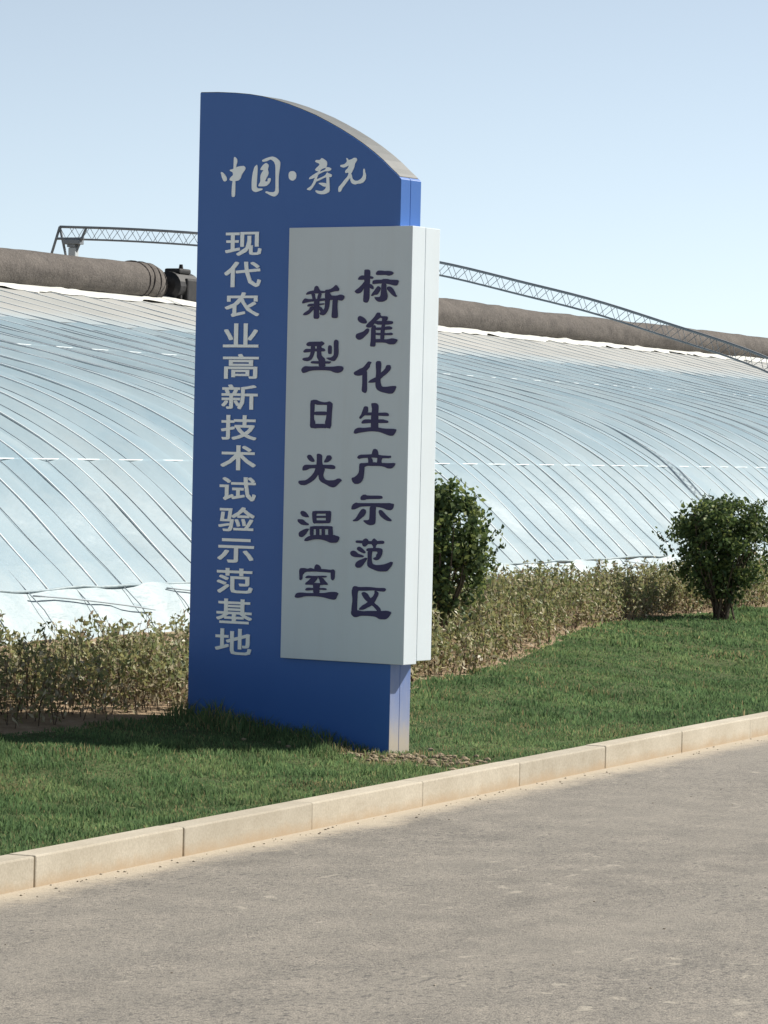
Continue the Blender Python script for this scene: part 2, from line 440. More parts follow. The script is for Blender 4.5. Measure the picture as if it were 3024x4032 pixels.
# lettering outlines, millimetres in the plane of the sign face (x to the right, z up)
STROKES = [('A',[[(-1745,4276),(-1725,4274),(-1705,4257),(-1687,4234),(-1685,4212),(-1704,4203),(-1719,4209),(-1733,4238)],[(-1625,4384),(-1614,4387),(-1594,4370),(-1592,4349),(-1600,4328),(-1602,4310),(-1610,4278),(-1606,4207),(-1606,4150),(-1607,4100),(-1613,4086),(-1637,4087),(-1640,4119),(-1637,4172),(-1632,4207),(-1628,4279),(-1626,4332)],[(-1664,4290),(-1625,4298),(-1599,4310),(-1565,4316),(-1530,4318),(-1512,4299),(-1529,4276),(-1548,4255),(-1558,4227),(-1575,4210),(-1597,4206),(-1649,4207),(-1663,4217),(-1650,4236),(-1628,4250),(-1633,4272),(-1655,4281)]]),('A',[[(-1413,4325),(-1406,4309),(-1406,4274),(-1410,4203),(-1412,4146),(-1355,4145),(-1359,4134),(-1387,4126),(-1419,4118),(-1438,4124),(-1456,4136),(-1458,4204),(-1451,4257),(-1437,4306)],[(-1368,4356),(-1337,4368),(-1298,4379),(-1268,4381),(-1234,4369),(-1203,4343),(-1200,4322),(-1208,4269),(-1213,4227),(-1213,4163),(-1208,4117),(-1222,4093),(-1250,4081),(-1282,4090),(-1313,4105),(-1335,4116),(-1320,4124),(-1292,4116),(-1253,4115),(-1240,4128),(-1242,4235),(-1244,4309),(-1257,4341),(-1289,4361),(-1319,4349),(-1349,4343),(-1364,4345)],[(-1330,4337),(-1305,4319),(-1307,4303),(-1313,4286),(-1304,4264),(-1306,4250),(-1320,4226),(-1337,4198),(-1313,4195),(-1311,4220),(-1286,4221),(-1283,4204),(-1298,4179),(-1327,4160),(-1396,4161),(-1394,4174),(-1378,4195),(-1379,4238),(-1369,4262),(-1350,4283),(-1380,4282),(-1378,4296),(-1357,4320)]]),('A',[[(-1125,4237),(-1121,4259),(-1104,4268),(-1078,4268),(-1058,4253),(-1053,4231),(-1060,4210),(-1083,4196),(-1103,4200),(-1120,4213)]]),('A',[[(-890,4337),(-879,4346),(-847,4344),(-831,4361),(-800,4345),(-784,4332),(-781,4309),(-791,4285),(-815,4282),(-838,4270),(-848,4255),(-891,4271),(-877,4287),(-849,4308),(-854,4320),(-880,4327)],[(-791,4289),(-772,4291),(-741,4280),(-746,4268),(-771,4259),(-800,4261),(-847,4243),(-866,4231),(-894,4212),(-927,4205),(-942,4205),(-935,4219),(-904,4236),(-867,4255),(-829,4262),(-796,4273)],[(-866,4247),(-857,4243),(-866,4215),(-879,4176),(-902,4145),(-925,4121),(-954,4126),(-958,4134),(-921,4153),(-898,4188),(-883,4228)],[(-882,4200),(-856,4207),(-794,4230),(-781,4253),(-766,4245),(-735,4234),(-739,4217),(-766,4215),(-794,4216),(-855,4191),(-879,4184)],[(-785,4226),(-761,4225),(-755,4162),(-752,4108),(-796,4091),(-834,4091),(-863,4099),(-880,4111),(-878,4123),(-844,4116),(-815,4115),(-792,4131),(-783,4154)],[(-857,4174),(-826,4177),(-783,4172),(-780,4146),(-807,4147),(-831,4159)]]),('A',[[(-615,4354),(-601,4351),(-593,4338),(-565,4343),(-547,4354),(-523,4352),(-516,4336),(-536,4311),(-540,4283),(-558,4252),(-567,4237),(-591,4237),(-593,4247),(-619,4242),(-621,4259),(-597,4280),(-588,4300),(-616,4287),(-637,4283),(-666,4292),(-663,4304),(-630,4307),(-605,4328)],[(-589,4245),(-567,4242),(-571,4209),(-590,4192),(-617,4159),(-640,4136),(-654,4108),(-677,4103),(-678,4140),(-655,4160),(-627,4191),(-595,4221)],[(-572,4244),(-561,4229),(-555,4201),(-533,4185),(-505,4184),(-477,4199),(-461,4222),(-462,4266),(-455,4273),(-446,4265),(-444,4246),(-435,4226),(-437,4194),(-457,4171),(-481,4163),(-509,4162),(-532,4156),(-561,4167),(-571,4185),(-574,4213)]]),('B',[[(-411,3526),(-400,3530),(-371,3530),(-358,3518),(-359,3478),(-361,3418),(-361,3357),(-362,3312),(-379,3286),(-401,3288),(-416,3297),(-412,3358),(-408,3418)],[(-469,3455),(-453,3479),(-428,3488),(-392,3483),(-352,3481),(-330,3474),(-333,3461),(-366,3462),(-416,3454)],[(-409,3442),(-397,3412),(-415,3388),(-428,3367),(-453,3354),(-475,3355),(-492,3369),(-483,3379),(-455,3397),(-426,3421)],[(-365,3424),(-343,3421),(-326,3400),(-328,3384),(-346,3388),(-364,3400)],[(-309,3504),(-290,3522),(-249,3521),(-231,3517),(-209,3519),(-170,3515),(-155,3504),(-164,3490),(-199,3482),(-223,3489),(-259,3488),(-305,3488)],[(-336,3427),(-335,3448),(-308,3454),(-254,3454),(-243,3460),(-200,3459),(-189,3454),(-107,3452),(-115,3422),(-127,3410),(-156,3412),(-185,3420),(-228,3426),(-289,3426),(-332,3421)],[(-257,3426),(-217,3426),(-216,3381),(-201,3336),(-209,3308),(-239,3293),(-279,3292),(-300,3303),(-315,3321),(-314,3328),(-269,3327),(-262,3345),(-258,3387)],[(-289,3410),(-263,3396),(-270,3375),(-291,3345),(-320,3344),(-330,3336),(-348,3336),(-334,3357),(-313,3381)],[(-206,3403),(-181,3405),(-159,3390),(-141,3365),(-131,3344),(-120,3335),(-132,3326),(-161,3341),(-191,3369),(-209,3384)]]),('B',[[(-460,3170),(-456,3184),(-440,3191),(-417,3184),(-394,3170),(-376,3146),(-386,3134),(-415,3134),(-441,3143),(-458,3158)],[(-474,3043),(-468,3058),(-439,3067),(-407,3076),(-385,3094),(-367,3100),(-355,3091),(-363,3067),(-384,3049),(-412,3025),(-437,3014),(-459,3018),(-472,3031)],[(-291,3215),(-264,3214),(-262,3200),(-254,3189),(-272,3170),(-297,3155),(-314,3131),(-339,3106),(-371,3103),(-389,3115),(-365,3140),(-336,3161),(-312,3185)],[(-339,3115),(-300,3125),(-302,3070),(-301,3025),(-299,2986),(-304,2964),(-344,2966),(-346,2976),(-340,3010)],[(-265,3189),(-194,3187),(-203,3155),(-243,3155),(-243,3174),(-286,3176)],[(-315,3155),(-246,3152),(-185,3155),(-153,3150),(-151,3137),(-163,3129),(-210,3125),(-300,3126)],[(-303,3106),(-249,3106),(-184,3116),(-155,3106),(-162,3090),(-219,3088),(-302,3085)],[(-302,3067),(-248,3066),(-197,3064),(-162,3069),(-149,3058),(-161,3049),(-218,3049),(-301,3049)],[(-245,3176),(-204,3176),(-222,3131),(-225,3013),(-257,3013),(-255,3085),(-244,3131)],[(-304,3020),(-261,3022),(-218,3018),(-182,3021),(-150,3028),(-108,3018),(-112,3004),(-134,2982),(-177,2981),(-206,2993),(-246,2996),(-302,2995)]]),('B',[[(-358,2859),(-329,2852),(-342,2834),(-346,2815),(-367,2794),(-402,2757),(-442,2750),(-474,2755),(-484,2766),(-482,2778),(-450,2793),(-432,2803),(-403,2812),(-379,2836)],[(-408,2773),(-369,2796),(-367,2718),(-365,2646),(-373,2628),(-384,2624),(-412,2638),(-407,2688)],[(-292,2852),(-278,2861),(-253,2860),(-245,2840),(-248,2801),(-249,2765),(-250,2731),(-249,2704),(-236,2673),(-194,2673),(-155,2679),(-107,2680),(-122,2645),(-141,2624),(-172,2622),(-208,2628),(-244,2635),(-276,2650),(-290,2671),(-293,2719),(-287,2779),(-292,2825)],[(-199,2831),(-170,2833),(-159,2814),(-169,2792),(-197,2768),(-243,2736),(-267,2707),(-317,2701),(-354,2702),(-355,2706),(-332,2725),(-286,2743),(-247,2774),(-223,2792),(-209,2807)]]),('B',[[(-324,2552),(-281,2554),(-261,2538),(-262,2493),(-261,2417),(-260,2357),(-323,2356),(-325,2447),(-316,2507),(-324,2537)],[(-385,2529),(-360,2528),(-352,2519),(-352,2489),(-362,2470),(-391,2456),(-415,2435),(-426,2439),(-427,2448),(-409,2470),(-399,2497)],[(-384,2481),(-312,2485),(-258,2482),(-193,2486),(-171,2476),(-169,2459),(-221,2459),(-311,2462),(-387,2461)],[(-407,2409),(-393,2427),(-368,2434),(-310,2432),(-221,2436),(-203,2430),(-174,2425),(-175,2409),(-220,2407),(-310,2407),(-364,2404),(-402,2400)],[(-471,2341),(-461,2360),(-432,2372),(-381,2370),(-327,2377),(-259,2375),(-215,2368),(-101,2367),(-107,2344),(-128,2317),(-157,2315),(-200,2328),(-243,2341),(-294,2346),(-344,2345),(-388,2338),(-427,2333),(-456,2325),(-471,2329)]]),('B',[[(-307,2197),(-299,2214),(-284,2219),(-265,2213),(-256,2195),(-253,2170),(-312,2169)],[(-440,2151),(-420,2173),(-342,2176),(-283,2182),(-231,2172),(-172,2170),(-142,2171),(-146,2152),(-230,2150),(-304,2154),(-405,2147),(-421,2140)],[(-345,2156),(-312,2153),(-302,2135),(-303,2110),(-340,2109),(-339,2131)],[(-260,2158),(-216,2155),(-228,2133),(-222,2112),(-266,2111),(-261,2130)],[(-415,2111),(-355,2114),(-296,2121),(-248,2117),(-193,2117),(-170,2116),(-102,2119),(-113,2095),(-138,2076),(-169,2077),(-195,2087),(-229,2093),(-303,2093),(-355,2092),(-373,2081),(-416,2080)],[(-417,2105),(-372,2099),(-374,2049),(-380,1999),(-396,1973),(-422,1958),(-452,1957),(-471,1969),(-482,1991),(-479,2003),(-457,2007),(-431,2026),(-417,2048)]]),('B',[[(-401,1865),(-379,1881),(-357,1882),(-346,1875),(-223,1878),(-208,1867),(-213,1853),(-349,1848),(-363,1841),(-400,1840)],[(-477,1791),(-467,1807),(-441,1822),(-422,1818),(-296,1821),(-108,1826),(-114,1789),(-132,1773),(-165,1773),(-199,1786),(-243,1793),(-318,1797),(-399,1792),(-421,1783),(-451,1770),(-479,1768)],[(-318,1802),(-262,1803),(-267,1772),(-266,1725),(-266,1679),(-277,1664),(-310,1657),(-340,1664),(-367,1682),(-371,1694),(-322,1696),(-318,1724)],[(-391,1772),(-373,1778),(-354,1770),(-350,1751),(-364,1726),(-393,1706),(-423,1685),(-462,1682),(-464,1690),(-438,1705),(-413,1743)],[(-241,1760),(-232,1773),(-217,1773),(-191,1752),(-164,1728),(-127,1704),(-128,1692),(-163,1694),(-197,1709),(-227,1730)]]),('B',[[(-435,1544),(-379,1545),(-296,1542),(-242,1545),(-202,1550),(-186,1544),(-187,1526),(-241,1522),(-324,1519),(-393,1524),(-435,1525)],[(-368,1552),(-351,1561),(-336,1559),(-323,1546),(-324,1526),(-337,1510),(-353,1499),(-371,1503),(-378,1518),(-375,1539)],[(-284,1558),(-273,1564),(-260,1555),(-244,1544),(-247,1522),(-259,1510),(-260,1492),(-280,1491),(-282,1506),(-299,1524),(-296,1542)],[(-424,1480),(-416,1496),(-398,1499),(-378,1488),(-355,1470),(-346,1457),(-355,1449),(-384,1457),(-413,1470)],[(-482,1448),(-473,1463),(-453,1469),(-431,1462),(-413,1447),(-380,1439),(-360,1431),(-369,1421),(-401,1420),(-441,1420),(-470,1429)],[(-436,1364),(-426,1383),(-401,1399),(-372,1409),(-343,1421),(-330,1414),(-346,1392),(-367,1364),(-388,1345),(-417,1342),(-432,1352)],[(-341,1474),(-331,1489),(-287,1493),(-223,1495),(-200,1486),(-200,1457),(-210,1433),(-228,1411),(-249,1403),(-271,1407),(-278,1415),(-271,1423),(-253,1428),(-250,1447),(-241,1453),(-242,1468),(-287,1467),(-323,1465)],[(-327,1471),(-287,1470),(-293,1442),(-292,1394),(-281,1375),(-255,1369),(-219,1371),(-180,1377),(-137,1392),(-127,1397),(-107,1396),(-115,1370),(-140,1342),(-157,1325),(-225,1322),(-262,1331),(-313,1348),(-329,1365),(-325,1417)]]),('B',[[(-457,1191),(-443,1208),(-417,1207),(-406,1202),(-309,1207),(-233,1202),(-172,1205),(-161,1192),(-175,1176),(-229,1178),(-265,1183),(-337,1177),(-402,1175),(-453,1173)],[(-459,1188),(-399,1178),(-409,1162),(-410,1111),(-411,1035),(-405,1001),(-459,999),(-459,1048),(-451,1109),(-460,1154)],[(-462,1026),(-409,1033),(-362,1026),(-304,1032),(-211,1034),(-146,1040),(-108,1029),(-131,995),(-157,974),(-213,973),(-246,990),(-303,994),(-379,992),(-412,980),(-437,980),(-461,999)],[(-374,1153),(-369,1164),(-351,1169),(-322,1157),(-307,1136),(-285,1116),(-259,1089),(-226,1070),(-208,1052),(-200,1028),(-232,1027),(-240,1042),(-269,1065),(-291,1082),(-324,1099),(-350,1119)],[(-260,1183),(-229,1172),(-226,1154),(-242,1126),(-263,1089),(-291,1067),(-323,1053),(-355,1037),(-391,1035),(-393,1044),(-363,1070),(-327,1087),(-292,1124),(-271,1140),(-259,1162)]]),('B',[[(-845,3406),(-831,3414),(-815,3409),(-806,3391),(-790,3371),(-854,3371),(-850,3391)],[(-921,3354),(-906,3370),(-854,3380),(-802,3378),(-750,3374),(-750,3361),(-801,3355),(-849,3357),(-901,3349),(-919,3347)],[(-877,3358),(-841,3355),(-841,3335),(-832,3315),(-864,3315),(-865,3332)],[(-809,3358),(-782,3358),(-789,3328),(-800,3312),(-820,3312),(-819,3328)],[(-954,3296),(-932,3322),(-896,3315),(-832,3315),(-749,3323),(-744,3305),(-796,3298),(-864,3297),(-919,3289),(-953,3281)],[(-907,3269),(-891,3281),(-831,3282),(-800,3282),(-756,3285),(-758,3274),(-799,3269),(-863,3262),(-905,3259)],[(-848,3315),(-800,3315),(-805,3262),(-804,3213),(-799,3183),(-809,3168),(-848,3170),(-848,3213),(-847,3262)],[(-883,3256),(-855,3262),(-842,3246),(-862,3229),(-889,3206),(-913,3196),(-941,3196),(-943,3203),(-926,3218),(-890,3236)],[(-803,3262),(-783,3255),(-767,3236),(-758,3216),(-782,3209),(-794,3232),(-806,3242)],[(-750,3383),(-707,3386),(-676,3402),(-656,3420),(-644,3410),(-626,3388),(-635,3372),(-667,3372),(-694,3366),(-718,3358),(-750,3358)],[(-750,3364),(-710,3361),(-694,3338),(-709,3308),(-712,3268),(-723,3232),(-742,3206),(-761,3194),(-789,3198),(-798,3213),(-774,3222),(-751,3245),(-748,3275),(-749,3321)],[(-718,3341),(-646,3339),(-611,3349),(-579,3337),(-584,3317),(-602,3301),(-626,3306),(-657,3308),(-709,3308)],[(-681,3315),(-638,3314),(-642,3262),(-635,3196),(-640,3174),(-678,3174),(-688,3183),(-683,3245)]]),('B',[[(-912,2981),(-892,2999),(-824,3001),(-784,3001),(-771,3005),(-746,2988),(-760,2975),(-779,2965),(-855,2968),(-899,2966)],[(-934,2931),(-915,2948),(-855,2946),(-775,2955),(-751,2951),(-739,2938),(-747,2928),(-779,2928),(-838,2928),(-922,2918),(-934,2923)],[(-867,2974),(-831,2971),(-832,2931),(-845,2892),(-861,2868),(-892,2855),(-924,2858),(-943,2868),(-937,2878),(-913,2883),(-885,2885),(-870,2911)],[(-815,2971),(-772,2968),(-778,2925),(-770,2895),(-741,2876),(-737,2849),(-736,2816),(-794,2816),(-794,2849),(-797,2865),(-813,2885),(-812,2931)],[(-714,2968),(-700,2976),(-684,2968),(-683,2925),(-685,2910),(-710,2909),(-715,2932)],[(-665,3005),(-646,3018),(-624,3006),(-625,2965),(-621,2916),(-631,2886),(-654,2858),(-673,2858),(-705,2866),(-732,2881),(-710,2884),(-686,2884),(-663,2899),(-661,2932)],[(-866,2848),(-856,2857),(-797,2857),(-733,2856),(-693,2856),(-685,2851),(-701,2838),(-732,2839),(-800,2837),(-860,2839)],[(-949,2788),(-939,2808),(-915,2820),(-875,2817),(-796,2819),(-732,2816),(-661,2817),(-621,2823),(-581,2819),(-575,2801),(-588,2781),(-624,2769),(-655,2774),(-691,2787),(-755,2790),(-827,2789),(-875,2784),(-914,2770),(-934,2767)]]),('B',[[(-863,2562),(-843,2570),(-823,2569),(-825,2499),(-829,2431),(-814,2404),(-817,2360),(-862,2363),(-860,2431)],[(-843,2572),(-806,2571),(-782,2561),(-741,2553),(-708,2557),(-692,2562),(-667,2547),(-675,2525),(-716,2535),(-822,2533)],[(-712,2548),(-665,2547),(-665,2535),(-671,2467),(-674,2359),(-719,2365),(-729,2406),(-719,2433),(-713,2494)],[(-829,2484),(-706,2486),(-706,2458),(-828,2457)],[(-826,2394),(-712,2394),(-711,2362),(-760,2363),(-793,2362),(-825,2358)]]),('B',[[(-796,2172),(-772,2174),(-747,2163),(-748,2120),(-743,2097),(-720,2060),(-731,2033),(-735,2009),(-718,1985),(-689,1978),(-632,1981),(-604,1995),(-584,1994),(-567,1980),(-591,1961),(-619,1935),(-643,1926),(-672,1931),(-709,1948),(-750,1964),(-771,1984),(-776,2011),(-780,2042),(-798,2075),(-793,2126)],[(-802,2072),(-761,2059),(-780,2018),(-808,1983),(-844,1960),(-892,1937),(-934,1938),(-955,1953),(-951,1970),(-926,1972),(-885,1975),(-841,2006),(-813,2038)],[(-920,2059),(-917,2074),(-901,2090),(-819,2090),(-770,2096),(-729,2092),(-651,2094),(-629,2082),(-630,2065),(-655,2061),(-704,2065),(-769,2066),(-851,2064),(-887,2048),(-918,2045)],[(-882,2152),(-870,2164),(-849,2164),(-832,2146),(-811,2116),(-831,2110),(-856,2118),(-875,2135)],[(-704,2162),(-674,2164),(-661,2146),(-669,2129),(-697,2111),(-727,2109),(-729,2117),(-714,2138)]]),('B',[[(-932,1731),(-924,1745),(-904,1748),(-883,1739),(-865,1722),(-851,1701),(-882,1700),(-916,1708)],[(-955,1685),(-907,1685),(-885,1668),(-852,1651),(-859,1642),(-893,1641),(-923,1645),(-952,1666)],[(-943,1577),(-935,1591),(-901,1608),(-871,1618),(-849,1617),(-862,1597),(-878,1575),(-908,1551),(-936,1555)],[(-827,1746),(-788,1751),(-786,1660),(-803,1654),(-818,1666)],[(-703,1753),(-664,1754),(-657,1742),(-660,1671),(-675,1661),(-700,1662)],[(-823,1750),(-664,1754),(-668,1733),(-818,1729)],[(-796,1714),(-693,1717),(-693,1701),(-796,1698)],[(-819,1680),(-662,1684),(-666,1662),(-812,1657)],[(-841,1637),(-649,1643),(-640,1629),(-644,1620),(-836,1614)],[(-841,1633),(-811,1631),(-809,1563),(-839,1562)],[(-676,1638),(-644,1636),(-636,1568),(-676,1567)],[(-787,1621),(-759,1622),(-758,1565),(-783,1564)],[(-736,1622),(-710,1623),(-709,1566),(-734,1565)],[(-890,1525),(-878,1546),(-839,1566),(-784,1573),(-724,1574),(-638,1579),(-578,1567),(-586,1538),(-603,1520),(-654,1518),(-697,1533),(-749,1542),(-800,1540),(-851,1529),(-862,1524)]]),('B',[[(-793,1342),(-778,1357),(-757,1352),(-739,1337),(-734,1312),(-798,1310)],[(-930,1309),(-919,1323),(-885,1325),(-855,1320),(-829,1328),(-794,1319),(-717,1324),(-649,1319),(-628,1325),(-612,1313),(-614,1299),(-648,1298),(-717,1300),(-803,1301),(-876,1296),(-897,1274),(-927,1273)],[(-930,1305),(-893,1299),(-899,1270),(-900,1245),(-915,1232),(-926,1237),(-927,1269)],[(-649,1315),(-612,1313),(-613,1260),(-628,1241),(-645,1250),(-648,1280)],[(-874,1254),(-858,1270),(-802,1269),(-716,1274),(-682,1273),(-690,1260),(-759,1260),(-823,1252),(-868,1249)],[(-814,1259),(-759,1261),(-775,1239),(-792,1221),(-809,1206),(-873,1200),(-871,1214),(-844,1233)],[(-759,1260),(-720,1259),(-702,1239),(-672,1215),(-676,1206),(-719,1209),(-740,1219),(-745,1241)],[(-873,1204),(-869,1214),(-809,1217),(-740,1219),(-680,1211),(-740,1202),(-800,1201)],[(-804,1210),(-740,1212),(-748,1183),(-747,1141),(-798,1139),(-799,1181)],[(-872,1164),(-855,1181),(-799,1180),(-739,1182),(-697,1184),(-679,1175),(-692,1168),(-739,1169),(-799,1165),(-863,1157)],[(-964,1111),(-949,1136),(-915,1143),(-841,1140),(-773,1145),(-704,1146),(-649,1157),(-602,1159),(-576,1149),(-588,1129),(-603,1100),(-647,1102),(-686,1111),(-738,1118),(-806,1119),(-875,1116),(-927,1101),(-957,1102)]])]
